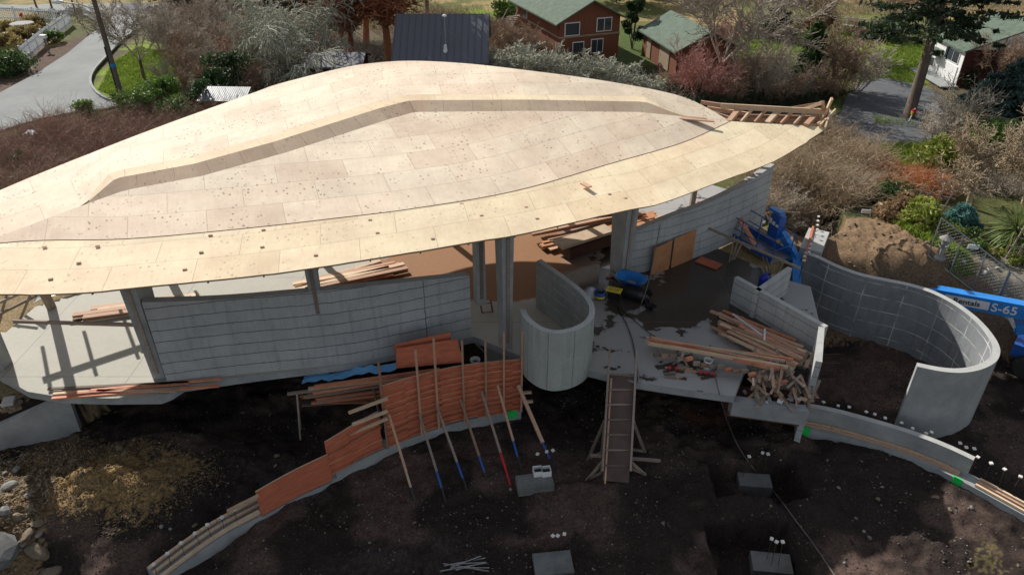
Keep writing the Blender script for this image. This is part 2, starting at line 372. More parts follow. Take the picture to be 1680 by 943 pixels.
ml2 = t.nodes.new('ShaderNodeMath'); ml2.operation = 'MULTIPLY'; t.links.new(ml.outputs[0], ml2.inputs[0]); ml2.inputs[1].default_value = .55
pc = mixc(t, .6, atn.outputs['Color'], (.16, .15, .13)); col = mixc(t, ml2.outputs[0], col, pc)
t.links.new(col, b.inputs['Base Color'])
hb = t.nodes.new('ShaderNodeMath'); hb.operation = 'MULTIPLY_ADD'; t.links.new(n2, hb.inputs[0]); hb.inputs[1].default_value = .6; t.links.new(ml.outputs[0], hb.inputs[2])
bump(t, b, hb.outputs[0], .8, .06)
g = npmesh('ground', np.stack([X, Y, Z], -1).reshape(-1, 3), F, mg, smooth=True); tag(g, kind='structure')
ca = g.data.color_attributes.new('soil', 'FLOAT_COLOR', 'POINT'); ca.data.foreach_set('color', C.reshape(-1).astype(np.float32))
# ------------------------------------------------------------------ roads
def sheet(name, L, z, m, th=.1):
    mb = MB(); P = [at(a, b_, z) for a, b_ in L]; mb.poly(P)
    n = len(P)
    for i in range(n):
        a, c = P[i], P[(i+1) % n]; mb.quad(a, c, c-V(0, 0, th), a-V(0, 0, th))
    return tag(mb.build(name, m), kind='structure')
M_ROAD = mat('worn_asphalt', (.235, .245, .235), (.165, .175, .17), .35, .9, .3)
M_GRAVEL = mat('gravel_drive', (.13, .135, .14), (.075, .08, .085), .6, .95, .6)
M_KERB = mat('kerb_concrete', (.33, .34, .33), (.24, .25, .24), 1, .9, .2)
def smoothline(L, n=6):
    out = []
    for i in range(len(L)-1):
        p0 = L[max(i-1, 0)]; p1 = L[i]; p2 = L[i+1]; p3 = L[min(i+2, len(L)-1)]
        for k in range(n):
            t_ = k/n; out.append(tuple(.5*((2*p1[j])+(-p0[j]+p2[j])*t_+(2*p0[j]-5*p1[j]+4*p2[j]-p3[j])*t_**2+(-p0[j]+3*p1[j]-3*p2[j]+p3[j])*t_**3) for j in range(len(p1))))
    out.append(tuple(L[-1])); return out
kerbL = smoothline([(205, 171), (175, 164), (156, 152), (147, 136), (152, 118), (172, 95), (205, 62), (246, 38), (300, 25)])
roadL = [(-120, 270), (0, 214), (60, 196), (120, 183), (170, 178)] + kerbL + [(300, 5), (240, -2), (100, -2), (-100, -8), (-160, 8), (20, 14), (140, 26), (168, 40), (150, 55), (110, 88), (60, 120), (0, 152), (-120, 215)]
sheet('road', roadL, .03, M_ROAD)
mb = MB()
for i in range(len(kerbL)-1):
    a = at(*kerbL[i], .03); c = at(*kerbL[i+1], .03); d = (c-a).normalized(); nrm = V(-d.y, d.x, 0)*-.16
    mb.hexa([a, c, c+nrm, a+nrm] if nrm.dot(V(1, 0, 0)) < 0 else [a, a+nrm, c+nrm, c], [p+V(0, 0, .13) for p in ([a, c, c+nrm, a+nrm] if nrm.dot(V(1, 0, 0)) < 0 else [a, a+nrm, c+nrm, c])])
tag(mb.build('kerb', M_KERB), kind='structure')
sheet('driveway', smoothline([(1340, 212), (1375, 190), (1388, 160), (1410, 138), (1450, 128), (1500, 138), (1530, 150), (1560, 175), (1560, 215), (1530, 236), (1450, 237), (1400, 232), (1340, 212)], 4), .02, M_GRAVEL)
sheet('far_road', [(1590, 38), (1700, 36), (1760, 52), (1610, 52)], .03, M_GRAVEL)
sheet('far_lot', [(205, 2), (250, 3), (238, 34), (185, 22)], .045, mat('dark_asphalt', (.085, .08, .09), (.06, .06, .07), .5, .9, .2))
# ------------------------------------------------------------------ THE BUILDING
bld = empty('curved_building', (0, 27, 0), 'unfinished concrete building under a leaf shaped roof of bare plywood sheathing', 'building')
def inb(o): o.parent = bld; o.matrix_parent_inverse = Matrix.Translation((0, -27, 0)); return o
def resample(P, n):
    P = [Vector(p) for p in P]; L = [0]
    for i in range(1, len(P)): L.append(L[-1]+(P[i]-P[i-1]).length)
    out = []
    for k in range(n):
        s = L[-1]*k/(n-1); i = 0
        while i < len(P)-2 and L[i+1] < s: i += 1
        f = (s-L[i])/max(L[i+1]-L[i], 1e-9); out.append(P[i].lerp(P[i+1], f))
    return out
def wline(L, tip=None, end=None):
    P = [at(a, b_, z) for a, b_, z in L]
    return ([Vector(tip)] if tip else []) + P + ([Vector(end)] if end else [])
TIP = (-20.6, 18.6, 4.9)
Epx = [(0, 482, 4.8), (80, 481, 4.8), (160, 477, 4.8), (250, 468, 4.8), (400, 454, 4.8), (530, 436, 4.8), (640, 419, 4.8), (773, 396, 4.8), (840, 386, 4.8), (933, 366, 4.8), (1027, 344, 4.8), (1080, 334, 4.8), (1140, 313, 4.8), (1250, 272, 4.8), (1290, 253, 4.8), (1353, 213, 4.85)]
Cpx = [(0, 399, 5.0), (207, 392, 5.0), (400, 375, 5.02), (560, 357, 5.03), (680, 342, 5.04), (847, 313, 5.05), (1007, 267, 5.05), (1120, 234, 5.08), (1198, 199, 5.1)]
Bpx = [(0, 388, 5.1), (100, 350, 5.5), (160, 328, 5.7), (205, 312, 5.85), (330, 289, 6.05), (470, 250, 6.35), (640, 195, 6.72), (680, 184, 6.78), (870, 182, 6.6), (1050, 184, 6.1), (1090, 188, 5.9), (1198, 199, 5.1)]
Fpx = [(0, 312, 5.3), (160, 247, 5.8), (283, 200, 6.2), (417, 152, 6.7), (460, 137, 6.82), (560, 112, 7.0), (610, 104, 7.06), (673, 100, 7.1), (760, 104, 7.08), (860, 115, 7.0), (993, 133, 6.6), (1120, 159, 5.8), (1198, 199, 5.1)]
NR = 120
Cpx = [(a, b_, z) for a, b_, z in Cpx]; Bpx = [(a, b_, 5+(z-5)*.62) for a, b_, z in Bpx]; Fpx = [(a, b_, 5+(z-5)*.80) for a, b_, z in Fpx]
Ew = wline(Epx, (-20.4, 17.6, 4.8)); Cw = wline(Cpx, TIP); Bw = wline(Bpx, TIP); Fw = wline(Fpx, TIP)
Ew = [Vector(p) for p in smoothline([tuple(p) for p in Ew], 8)]; Cw = [Vector(p) for p in smoothline([tuple(p) for p in Cw], 8)]
Fw = [Vector(p) for p in smoothline([tuple(p) for p in Fw], 8)]
def strip(A, Bq, nv=5, v0=0.0, vflip=False):
    # match by x of A and B through normalised length
    n = NR; A = resample(A, n); Bq = resample(Bq, n); P = []; UV = []; u = 0; pm = None
    for i in range(n):
        mid = (A[i]+Bq[i])/2
        if pm is not None: u += (mid-pm).length
        pm = mid; wd = (A[i]-Bq[i]).length
        P.append([A[i].lerp(Bq[i], j/nv) for j in range(nv+1)]); UV.append([(u, v0+wd*j/nv) for j in range(nv+1)])
    return P, UV
M_ROOF = roof_mat('plywood_sheathing', (.69, .60, .495), (.77, .70, .59), .75)
M_ROOFN = roof_mat('pinkish_plywood_sheathing', (.70, .60, .50), (.80, .72, .61), .8)
M_ROOFB = roof_mat('yellow_plywood_sheathing', (.68, .585, .43), (.76, .68, .52), .45)
M_RIDGE = roof_mat('ridge_plywood', (.60, .48, .37), (.70, .58, .46), .6, 1.22, 3)
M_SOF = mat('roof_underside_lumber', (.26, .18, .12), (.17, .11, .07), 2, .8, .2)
def roof_strip(name, A, Bq, m, th=.035, nv=5):
    P, UV = strip(A, Bq, nv); mb = MB(); mb.grid(P, UV); o = inb(mb.build(name, m, smooth=False)); return P, o
# main eave band, with small panel jogs at the drip edge
P, UV = strip(Ew + [at(1353, 213, 4.85)], Cw + [at(1240, 202, 5.08), at(1300, 205, 5.0), at(1354, 209, 4.92)], 6)
for i in range(NR):
    jog = .10*(((i*0.37) % 1.0) - .5) if (i//6) % 2 else 0.0
    d = (P[i][0]-P[i][6]); d.z = 0
    if d.length > .1 and i < NR-6: P[i][0] = P[i][0] + d.normalized()*(.05*(((i//7)*.618) % 1))
mb = MB(); mb.grid(P, UV); inb(mb.build('eave_band', M_ROOFB))
mb = MB()
for i in range(NR-1):
    a, c = P[i][0], P[i+1][0]; dz = V(0, 0, -.03); mb.quad(a+dz, c+dz, c, a, [(0, 0), (1, 0), (1, .1), (0, .1)])
inb(mb.build('sheathing_edge', mat('plywood_edge', (.42, .30, .18), (.30, .2, .12), 8, .8, .1)))
EB = [P[i][0] for i in range(NR)]; CB = [P[i][6] for i in range(NR)]
# fascia and soffit
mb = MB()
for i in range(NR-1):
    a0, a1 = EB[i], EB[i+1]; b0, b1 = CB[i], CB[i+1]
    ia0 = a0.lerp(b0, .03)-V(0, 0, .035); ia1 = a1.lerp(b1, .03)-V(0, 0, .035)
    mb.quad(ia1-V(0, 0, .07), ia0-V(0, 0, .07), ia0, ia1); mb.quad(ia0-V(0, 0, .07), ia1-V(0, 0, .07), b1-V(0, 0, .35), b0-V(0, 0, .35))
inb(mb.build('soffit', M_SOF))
roof_strip('near_roof_slope', Cw, Bw, M_ROOFN, nv=8)
inb(MB().tube([p+V(0, 0, .004) for p in resample(Cw, 90)], .014, 5).build('crease_shadow_line', M_SOF))  # thin dark tube added to draw the shadow line along the crease
# ridge upstand
Bs = resample(Bw, 240)
def ridge_h(x, pxs):
    return float(np.interp(pxs, [140, 200, 640, 1065, 1125], [0, .50, .56, .52, 0]))
def topx(p):   # pixel column of a point
    dpt = p.y*CO - (p.z-CAMZ)*SI; return 840+FPX*p.x/dpt
T = []; K = []; FT = []
for i, p in enumerate(Bs):
    q = topx(p); h = ridge_h(0, q); tg = (Bs[min(i+1, 239)]-Bs[max(i-1, 0)]).normalized(); nr = V(-tg.y, tg.x, 0).normalized(); T.append(p+V(0, 0, h*.52)+nr*(h*1.15))
    K.append(T[-1] + nr*(.62*h/.5) + V(0, 0, .03*h/.5))
mb = MB(); u = 0
for i in range(239):
    if (T[i]-Bs[i]).length < .01 and (T[i+1]-Bs[i+1]).length < .01: continue
    L = (Bs[i+1]-Bs[i]).length; h0 = (T[i]-Bs[i]).length; h1 = (T[i+1]-Bs[i+1]).length
    mb.quad(Bs[i], Bs[i+1], T[i+1], T[i], [(u, 0), (u+L, 0), (u+L, h1), (u, h0)]); u += L
inb(mb.build('ridge_upstand', M_RIDGE))
mb = MB(); u = 0
for i in range(239):
    if (T[i]-K[i]).length < .01: continue
    L = (Bs[i+1]-Bs[i]).length; mb.quad(T[i], T[i+1], K[i+1], K[i], [(u, 0), (u+L, 0), (u+L, .6), (u, .6)]); u += L
inb(mb.build('ridge_cap', M_ROOFB))
KB, oo = roof_strip('far_roof_slope', K, Fw, M_ROOF, nv=8)
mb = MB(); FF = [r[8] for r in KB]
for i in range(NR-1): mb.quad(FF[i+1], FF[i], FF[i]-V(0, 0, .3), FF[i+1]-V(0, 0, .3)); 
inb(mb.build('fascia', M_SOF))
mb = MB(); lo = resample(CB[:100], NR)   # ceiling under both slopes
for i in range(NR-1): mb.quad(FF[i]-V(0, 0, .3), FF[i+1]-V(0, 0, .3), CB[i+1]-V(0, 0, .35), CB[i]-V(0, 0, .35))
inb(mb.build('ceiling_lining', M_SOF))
# rafter tails and soffit rafters
for k in range(6, NR-8, 5):
    a = EB[k].lerp(CB[k], .06)-V(0, 0, .13); c = CB[k]-V(0, 0, .25); mb = MB(); mb.beam(a, c, .045, .16); inb(mb.build('rafter', M_LUMB))
# small hold-down cleats scattered on the eave band
for (px, py) in ((73, 405), (160, 404), (129, 431), (83, 458), (432, 377), (345, 386), (330, 414), (303, 442), (430, 405), (518, 419), (607, 361), (619, 382), (710, 392), (757, 335), (790, 354), (863, 340), (881, 359), (1000, 319), (1026, 325)):
    ey = np.interp(px, [q[0] for q in Epx], [q[1] for q in Epx]); cy = np.interp(px, [q[0] for q in Cpx], [q[1] for q in Cpx]); zz = 4.8+.23*(ey-py)/(ey-cy); mb = MB(); mb.box(at(px, py, zz)+V(0, 0, .01), (.12, .075, .03), .3); inb(mb.build('cleat', M_LUMB))
for (a, c) in (((955, 300), (968, 307)), ((1090, 192), (1172, 199)), ((1100, 190), (1160, 196))):
    mb = MB(); z = 5.10 if a[0] < 1000 else 5.40; mb.beam(at(a[0], a[1], z), at(c[0], c[1], z), .2, .05); inb(mb.build('loose_board', M_LUMB))
# open framing at the right tip
fr = []
top0, top1 = at(1183, 174, 5.35), at(1361, 184, 5.35)
mb = MB(); mb.beam(top0, top1, .09, .24); inb(mb.build('tip_beam', M_PALE))
for i, px in enumerate((1195, 1215, 1237, 1258, 1280, 1302, 1322, 1345)):
    a = at(px, 201+i*.9, 5.0); c = at(px+18+i*1.0, 179+i*.4, 5.2); mb = MB(); mb.beam(a, c, .07 if i % 3 else .22, .2); inb(mb.build('open_rafter', M_PALE if i % 2 else M_LUMB))
for (a, c, za, zc, m) in (((1160, 177), (1225, 187), 5.0, 5.0, M_LUMB), ((1150, 168), (1200, 175), 5.4, 5.3, M_LUMB), ((1185, 196), (1350, 200), 4.9, 4.9, M_LUMB), ((1205, 190), (1345, 193), 4.7, 4.7, M_LUMB), ((1350, 195), (1365, 162), 5.0, 6.1, M_PALE), ((1318, 180), (1350, 168), 5.3, 5.9, M_PALE), ((1300, 178), (1348, 170), 5.1, 5.7, M_LUMB), ((1340, 205), (1364, 191), 4.95, 5.1, M_PALE), ((1350, 168), (1352, 190), 6.0, 4.9, M_LUMB), ((1170, 185), (1230, 195), 5.0, 4.9, M_LUMB2), ((1145, 178), (1215, 200), 5.2, 4.9, M_LUMB)):
    mb = MB(); mb.beam(at(*a, za), at(*c, zc), .09, .16); inb(mb.build('framing_member', m))
mb = MB(); mb.beam(at(1362, 184, 5.35), at(1353, 212, 4.9), .07, .24); inb(mb.build('end_rafter', M_PALE))
# ---- floor slab
slabP = pp([(-60, 590), (-20, 606), (10, 622), (45, 642), (100, 651), (180, 653), (262, 652), (280, 645), (300, 632), (420, 615), (560, 598), (650, 580), (778, 552), (850, 582), (905, 600), (964, 607), (1044, 627), (1123, 639), (1205, 650), (1225, 600), (1352, 560), (1330, 470), (1300, 462), (1245, 438), (1203, 419), (1168, 404)]) + [V(9.9, 30.0, 0), V(12.2, 31.5, 0), V(13, 34, 0), V(8, 38, 0), V(-2, 37.5, 0), V(-9, 33.2, 0)] + pp([(160, 470), (58, 503), (10, 545)]) + [V(-21, 22.5, 0)]
m_slab, t, b = base_mat('stained_floor_slab', .6, spec=.4)
ob = coord(t, 'Object'); n1 = noise(t, .9, 7, .6, ob); n2 = noise(t, .32, 5, .55, ob); n3 = noise(t, 6, 6, .7, ob)
col = mixc(t, n1, (.44, .42, .35), (.35, .34, .29)); col = mixc(t, .4, col, mixc(t, n3, (.6, .6, .6), (1.3, 1.3, 1.3)), 'MULTIPLY')
sx = t.nodes.new('ShaderNodeSeparateXYZ'); t.links.new(ob, sx.inputs[0])
def between(src, a, b_, c, d):
    f1 = N(t, 'ShaderNodeMapRange'); t.links.new(src, f1.inputs[0]); f1.inputs[1].default_value = a; f1.inputs[2].default_value = b_; 
    f2 = N(t, 'ShaderNodeMapRange'); t.links.new(src, f2.inputs[0]); f2.inputs[1].default_value = d; f2.inputs[2].default_value = c
    mm = t.nodes.new('ShaderNodeMath'); mm.operation = 'MULTIPLY'; t.links.new(f1.outputs[0], mm.inputs[0]); t.links.new(f2.outputs[0], mm.inputs[1]); return mm.outputs[0]
def mul(a, b_):
    mm = t.nodes.new('ShaderNodeMath'); mm.operation = 'MULTIPLY'; t.links.new(a, mm.inputs[0])
    if isinstance(b_, (int, float)): mm.inputs[1].default_value = b_
    else: t.links.new(b_, mm.inputs[1])
    return mm.outputs[0]
def add(a, b_):
    mm = t.nodes.new('ShaderNodeMath'); mm.operation = 'ADD'; t.links.new(a, mm.inputs[0]); t.links.new(b_, mm.inputs[1]); return mm.outputs[0]
wet_zone = mul(between(sx.outputs[0], 2.6, 4.6, 10, 12), between(sx.outputs[1], 22.0, 23.5, 31, 33))
wet = ramp(t, add(mul(wet_zone, .42), mul(noise(t, .55, 6, .55, ob), .9)), .72, .745)
sm = ramp(t, noise(t, .9, 5, .6, ob), .575, .60)
wet = add(wet, mul(sm, between(sx.outputs[0], 1, 3, 12, 14)))
brown = ramp(t, add(mul(mul(between(sx.outputs[0], -7, -4.5, 4.0, 6.5), between(sx.outputs[1], 24.2, 25.2, 31, 33)), .5), mul(noise(t, .5, 5, .6, ob), .8)), .60, .68)
col = mixc(t, brown, col, mixc(t, n3, (.20, .085, .03), (.30, .15, .06)))
col = mixc(t, between(sx.outputs[0], 2.0, 4.0, 30, 31), col, mixc(t, n1, (.37, .36, .34), (.26, .255, .245)))
col = mixc(t, wet, col, mixc(t, n1, (.075, .06, .045), (.05, .045, .04)))
# saw-cut joints
br = N(t, 'ShaderNodeTexBrick', Scale=1.0); br.offset = 0; t.links.new(ob, br.inputs['Vector']); br.inputs['Mortar Size'].default_value = .012; br.inputs['Brick Width'].default_value = 4.4; br.inputs['Row Height'].default_value = 3.3
col = mixc(t, mul(br.outputs['Fac'], .7), col, (.12, .11, .1))
t.links.new(col, b.inputs['Base Color']); rr = ramp(t, wet, 0, 1, (.8, .8, .8, 1), (.22, .22, .22, 1)); t.links.new(rr, b.inputs['Roughness'])
bump(t, b, n3, .12, .006)
mb = MB(); mb.poly(slabP)
inb(mb.build('floor_slab', m_slab))
mb = MB(); nS = len(slabP); u = 0
for i in range(nS):
    a, c = slabP[i], slabP[(i+1) % nS]; L = (c-a).length; mb.quad(a-V(0, 0, .28), c-V(0, 0, .28), c-V(0, 0, .003), a-V(0, 0, .003), [(u, 0), (u+L, 0), (u+L, .28), (u, .28)]); u += L
mb.poly([p-V(0, 0, .28) for p in reversed(slabP)])
inb(mb.build('slab_edge', M_PLAIN))
mb = MB()   # foundation set back under the slab, coloured near black to paint the shade there
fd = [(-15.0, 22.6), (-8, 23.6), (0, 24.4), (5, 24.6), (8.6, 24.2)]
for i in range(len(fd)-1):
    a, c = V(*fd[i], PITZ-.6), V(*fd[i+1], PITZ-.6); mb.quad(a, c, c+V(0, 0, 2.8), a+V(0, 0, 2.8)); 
inb(mb.build('foundation_wall', mat('shade_black_foundation', (.03, .03, .03), (.02, .02, .02), 1)))
# ---- curved walls
def wall_from(name, L, m, zb=0.0, th=.25, parent=None, top_m=None, sub=4, absz=None):
    """L: (px, y_bottom, y_top) columns; the wall is vertical, with its own thickness away from the viewer side"""
    L = smoothline(L, sub); B0 = []; T0 = []
    for (px, yb, yt) in L:
        p = at(px, yb, zb); q = atY(px, yt, p.y); B0.append(p); T0.append(V(p.x, p.y, q.z if absz is None else absz))
    return wall_pts(name, B0, T0, m, th, parent, top_m)
def wall_pts(name, B0, T0, m, th, parent=None, top_m=None, inner=None, side=1):
    n = len(B0); Bk = []; Tk = []
    for i in range(n):
        d = B0[min(i+1, n-1)]-B0[max(i-1, 0)]; d.z = 0; d.normalize(); nr = V(-d.y, d.x, 0)*th*side; Bk.append(B0[i]+nr); Tk.append(T0[i]+nr)
    mb = MB(); mi = MB(); u = 0
    for i in range(n-1):
        L = (B0[i+1]-B0[i]).length; h0 = (T0[i]-B0[i]).length; h1 = (T0[i+1]-B0[i+1]).length
        mb.quad(B0[i], B0[i+1], T0[i+1], T0[i], [(u, 0), (u+L, 0), (u+L, h1), (u, h0)])
        (mi if inner else mb).quad(Bk[i+1], Bk[i], Tk[i], Tk[i+1], [(u+L, 0), (u, 0), (u, h0), (u+L, h1)]); u += L
        mb.quad(B0[i+1], B0[i], Bk[i], Bk[i+1], [(0, 0)]*4)
    for i, s in ((0, 1), (n-1, -1)):
        h = (T0[i]-B0[i]).length; q = [B0[i], Bk[i], Tk[i], T0[i]]; uvq = [(0, 0), (th, 0), (th, h), (0, h)]
        mb.quad(*q[::-s], uvq[::-s])
    o = mb.build(name, m, parent)
    if inner: ii = mi.build('inner_face', inner, parent)
    mt = MB()
    for i in range(n-1): mt.quad(T0[i], T0[i+1], Tk[i+1], Tk[i])
    ot = mt.build('wall_top', top_m or M_RIM, parent)
    return o, ot
def wb(L, m, **k):
    o, ot = wall_from('wall', L, m, **k); inb(o); ot.parent = o; return o
wb([(275, 629, 496), (400, 613, 491), (560, 597, 476), (667, 577, 464), (774, 552, 452)], M_WALL, th=.3)
# right front wall with door opening: low left part, lintel, right part
rb = [(1028, 452, 385), (1066, 444, 366), (1100, 436, 352), (1148, 420, 333), (1200, 398, 306), (1250, 372, 270)]
o, ot = wall_from('wall', rb, M_WALL_R, th=.3); inb(o); ot.parent = o
# plywood infill of the openings
for (a, b_, t0, t1) in (((1068, 450), (1097, 440), 408, 394), ((1100, 439), (1135, 424), 392, 376), ((1136, 412), (1148, 400), 366, 361)):
    pa = at(a[0], a[1], 0)+V(0, -.06, 0); pb = at(b_[0], b_[1], 0)+V(0, -.06, 0); ta = atY(a[0], t0, pa.y).z; tb = atY(b_[0], t1, pb.y).z
    mb = MB(); mb.hexa([pa, pb, pb+V(0, .05, 0), pa+V(0, .05, 0)], [V(pa.x, pa.y, ta), V(pb.x, pb.y, tb), V(pb.x, pb.y+.05, tb), V(pa.x, pa.y+.05, ta)]); inb(mb.build('door_panel', M_OSB if a[0] < 1136 else M_RED))
pa = at(1146, 402, 0); mb = MB(); mb.box(pa+V(-.15, -.25, 1.1), (.1, .75, 2.1), .35); inb(mb.build('open_door_leaf', M_RED))
# ---- columns / fins
def fin(name, base, w0, w1, d0, d1, ztop, lean=0, rz=0, m=None, zbase=0):
    mb = MB(); M = Matrix.Rotation(rz, 3, 'Z'); base = V(base[0], base[1], 0)
    q = [(-.5, -.5), (.5, -.5), (.5, .5), (-.5, .5)]
    bt = [base + M @ V(a*w0, c*d0, 0)+V(0, 0, zbase) for a, c in q]; tp = [base + M @ V(a*w1, c*d1+lean, 0)+V(0, 0, ztop) for a, c in q]
    mb.hexa(bt, tp); o = mb.build(name, m or M_PLAIN); inb(o)
    b2 = MB(); bt2 = [base + M @ V(.0+a*.12, -d0/2-.02+c*.05, zbase+.3) for a, c in q]; tp2 = [base + M @ V(a*.12, lean-d1/2-.02+c*.05, ztop-.1) for a, c in q]
    b2.hexa(bt2, tp2); p = b2.build('formwork_batten', M_LUMB2); p.parent = o; return o
A0 = at(264, 615, 0); fin('column', (A0.x+.05, A0.y+.1), .42, .55, .7, 1.0, 4.6)
A1 = at(535, 600, 0); fin('column', (A1.x-.02, A1.y+.22), .34, .40, .35, .5, 4.6, rz=.2, zbase=1.9)
A2 = at(784, 556, 0); fin('column', (A2.x+.1, A2.y+.35), .34, .28, .45, .55, 4.65, rz=.35, zbase=1.4)
A3 = at(826, 580, 0); fin('column', (A3.x+.05, A3.y+.5), .30, .44, .5, .65, 4.7, rz=.4)
A4 = at(1012, 455, 0); fin('column', (A4.x+.1, A4.y), .42, .60, .8, 1.1, 4.75, rz=.5)
L0 = at(8, 600, 0); fin('column', (L0.x-.1, L0.y), .45, .55, .5, .7, 4.7)
for (x, y) in ((-18.2, 24.1), (-15.0, 27.2), (-10.5, 31.0), (-5.5, 33.5), (0, 34.5), (4.5, 34), (9, 33.2)):
    ztop = 5.0 if x < -14 else 6.0
    if x in (-18.2,): ztop = 4.7
    if x == 9: ztop = 5.0
    mb = MB(); mb.beam((x, y, 0), (x, y-.5, ztop), .22, .28, up=(0, 1, 0)); inb(mb.build('back_post', M_LUMB2))
# open rafter ladder on the back edge, left end: its shade falls on the slab
for i in range(2):
    a = V(-19.3+i*2.6, 24.0+i*1.7, 3.75); c = a+V(2.9, 2.3, .1); mb = MB(); mb.beam(a, c, .16, .22); inb(mb.build('open_edge_rafter', M_LUMB))
for i in range(5):
    a = V(-18.7+i*1.05, 23.4+i*.95, 3.75); c = a+V(-1.5, 2.3, -.15); mb = MB(); mb.beam(a, c, .12, .2); inb(mb.build('open_edge_rafter', M_LUMB))
# guard rail between left columns
mb = MB(); mb.beam(atY(22, 527, 20.3), atY(262, 534, 20.0), .07, .12); inb(mb.build('guard_rail', M_LUMB2))
# left timber guard frame
fe = empty('timber_guard_frame', at(30, 500, 0), 'light timber guard frame with cross rails standing left of the slab', 'guard frame')
for (a, c) in (((-10, 560), (12, 480)), ((25, 545), (52, 478)), ((-20, 525), (60, 485)), ((-20, 505), (40, 478))):
    mb = MB(); mb.beam(atY(*a, 23.5), atY(*c, 23.8), .09, .09); o = mb.build('frame_bar', M_LUMB2, fe); o.matrix_parent_inverse = Matrix.Translation(-fe.location)
# plywood skirts and interior back wall (low)
mb = MB(); mb.hexa([V(1.0, 24.6, 0), V(3.6, 25.9, 0), V(3.55, 26.05, 0), V(.95, 24.75, 0)], [V(1.0, 24.6, .9), V(3.6, 25.9, .9), V(3.55, 26.05, .9), V(.95, 24.75, .9)]); inb(mb.build('low_inner_wall', M_LUMB2))
# ------------------------------------------------------------------ free standing concrete walls
rimpx = [(888, 425), (905, 437), (922, 449), (940, 462), (957, 476), (969, 489), (976, 504), (974, 520), (962, 533), (940, 543), (912, 547), (888, 542), (868, 530), (856, 516), (853, 507)]
rim = [at(a, c, 2.1) for a, c in smoothline(rimpx, 4)]
dr = empty('drum_wall', (2, 21.5, 0), 'tall U shaped raw concrete wall standing at the slab edge beside the ramp', 'concrete wall')
B0 = [V(p.x, p.y, -.32) for p in rim][::-1]; T0 = rim[::-1]
o, ot = wall_pts('wall', B0, T0, M_DRUM, .2, None, None, inner=None, side=1)
for q in (o, ot): q.parent = dr; q.matrix_parent_inverse = Matrix.Translation((-2, -21.5, 0))
# inner face as separate lined panel
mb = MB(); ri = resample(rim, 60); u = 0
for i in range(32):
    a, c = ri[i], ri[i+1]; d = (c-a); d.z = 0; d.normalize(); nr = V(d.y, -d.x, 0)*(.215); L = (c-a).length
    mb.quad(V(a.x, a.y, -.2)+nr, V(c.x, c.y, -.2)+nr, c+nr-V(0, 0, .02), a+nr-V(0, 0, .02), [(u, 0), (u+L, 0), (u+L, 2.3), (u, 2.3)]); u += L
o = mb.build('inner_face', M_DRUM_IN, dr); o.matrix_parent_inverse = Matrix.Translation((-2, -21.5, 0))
# basement stair wall behind the red forms (below drum/left)
sw = empty('stairwell_wall', at(820, 600, -1), 'low grey concrete wall in the stairwell gap behind the ladder', 'concrete wall')
mb = MB(); a = V(-1.0, 22.4, -2.6); c = V(.15, 21.5, -2.6); mb.hexa([a, c, c+V(.1, .2, 0), a+V(.1, .2, 0)], [p+V(0, 0, 2.59) for p in (a, c, c+V(.1, .2, 0), a+V(.1, .2, 0))])
o = mb.build('wall', M_DRUM, sw); o.matrix_parent_inverse = Matrix.Translation(-sw.location)
# S wall
spx = [(1322, 412), (1345, 420), (1372, 433), (1410, 447), (1450, 456), (1490, 464), (1530, 476), (1570, 496), (1605, 522), (1630, 550), (1641, 573), (1635, 592), (1612, 605), (1580, 611), (1545, 609), (1505, 601)]
sr = [at(a, c, .5) for a, c in smoothline(spx, 5)]
sE = empty('curved_retaining_wall', (15, 23, -2.5), 'long hook shaped curved concrete wall with pale grid marks before the blue boom lift', 'concrete wall')
B0 = [V(p.x, p.y, -2.75) for p in sr]
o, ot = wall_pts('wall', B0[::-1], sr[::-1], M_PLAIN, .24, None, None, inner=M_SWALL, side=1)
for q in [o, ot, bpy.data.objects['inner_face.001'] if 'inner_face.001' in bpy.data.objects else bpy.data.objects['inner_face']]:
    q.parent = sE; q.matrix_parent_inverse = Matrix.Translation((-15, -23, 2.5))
# zigzag wall
zE = empty('zigzag_wall', at(1352, 600, 0), 'angular folded grey concrete wall enclosing the lumber pile on the slab', 'concrete wall')
zp = [at(1205, 455, 1.2), at(1353, 537, 1.2), at(1349, 594, 1.2)]
for (p, q, zb, zb2) in ((zp[0], zp[1], -2.6, -2.6), (zp[1], zp[2], -2.6, -1.3)):
    n = 12; Bq = [V(p.lerp(q, i/n).x, p.lerp(q, i/n).y, zb) for i in range(n+1)]; Tq = [p.lerp(q, i/n) for i in range(n+1)]
    o, ot = wall_pts('wall', Bq, Tq, M_WALL_R, .2, None, None, side=1 if q is zp[1] else -1)
    for k in (o, ot): k.parent = zE; k.matrix_parent_inverse = Matrix.Translation(-zE.location)
for i in range(6):
    mb = MB(); p = zp[1].lerp(zp[2], .15+.25*(i % 3)); mb.tube([p+V(0, 0, -.6-.7*(i//3)), p+V(.75, .05, -.6-.7*(i//3))], .012, 5); o = mb.build('rebar_stub', M_RUST, zE); o.matrix_parent_inverse = Matrix.Translation(-zE.location)
yE = empty('short_spur_wall', at(1243, 478, 0), 'short grey concrete spur wall beside the blue jug', 'concrete wall')
p, q = at(1245, 479, 1.2), at(1300, 440, 1.2)
n = 8; o, ot = wall_pts('wall', [V(p.lerp(q, i/n).x, p.lerp(q, i/n).y, -2.5) for i in range(n+1)], [p.lerp(q, i/n) for i in range(n+1)], M_WALL_R, .2)
for k in (o, ot): k.parent = yE; k.matrix_parent_inverse = Matrix.Translation(-yE.location)
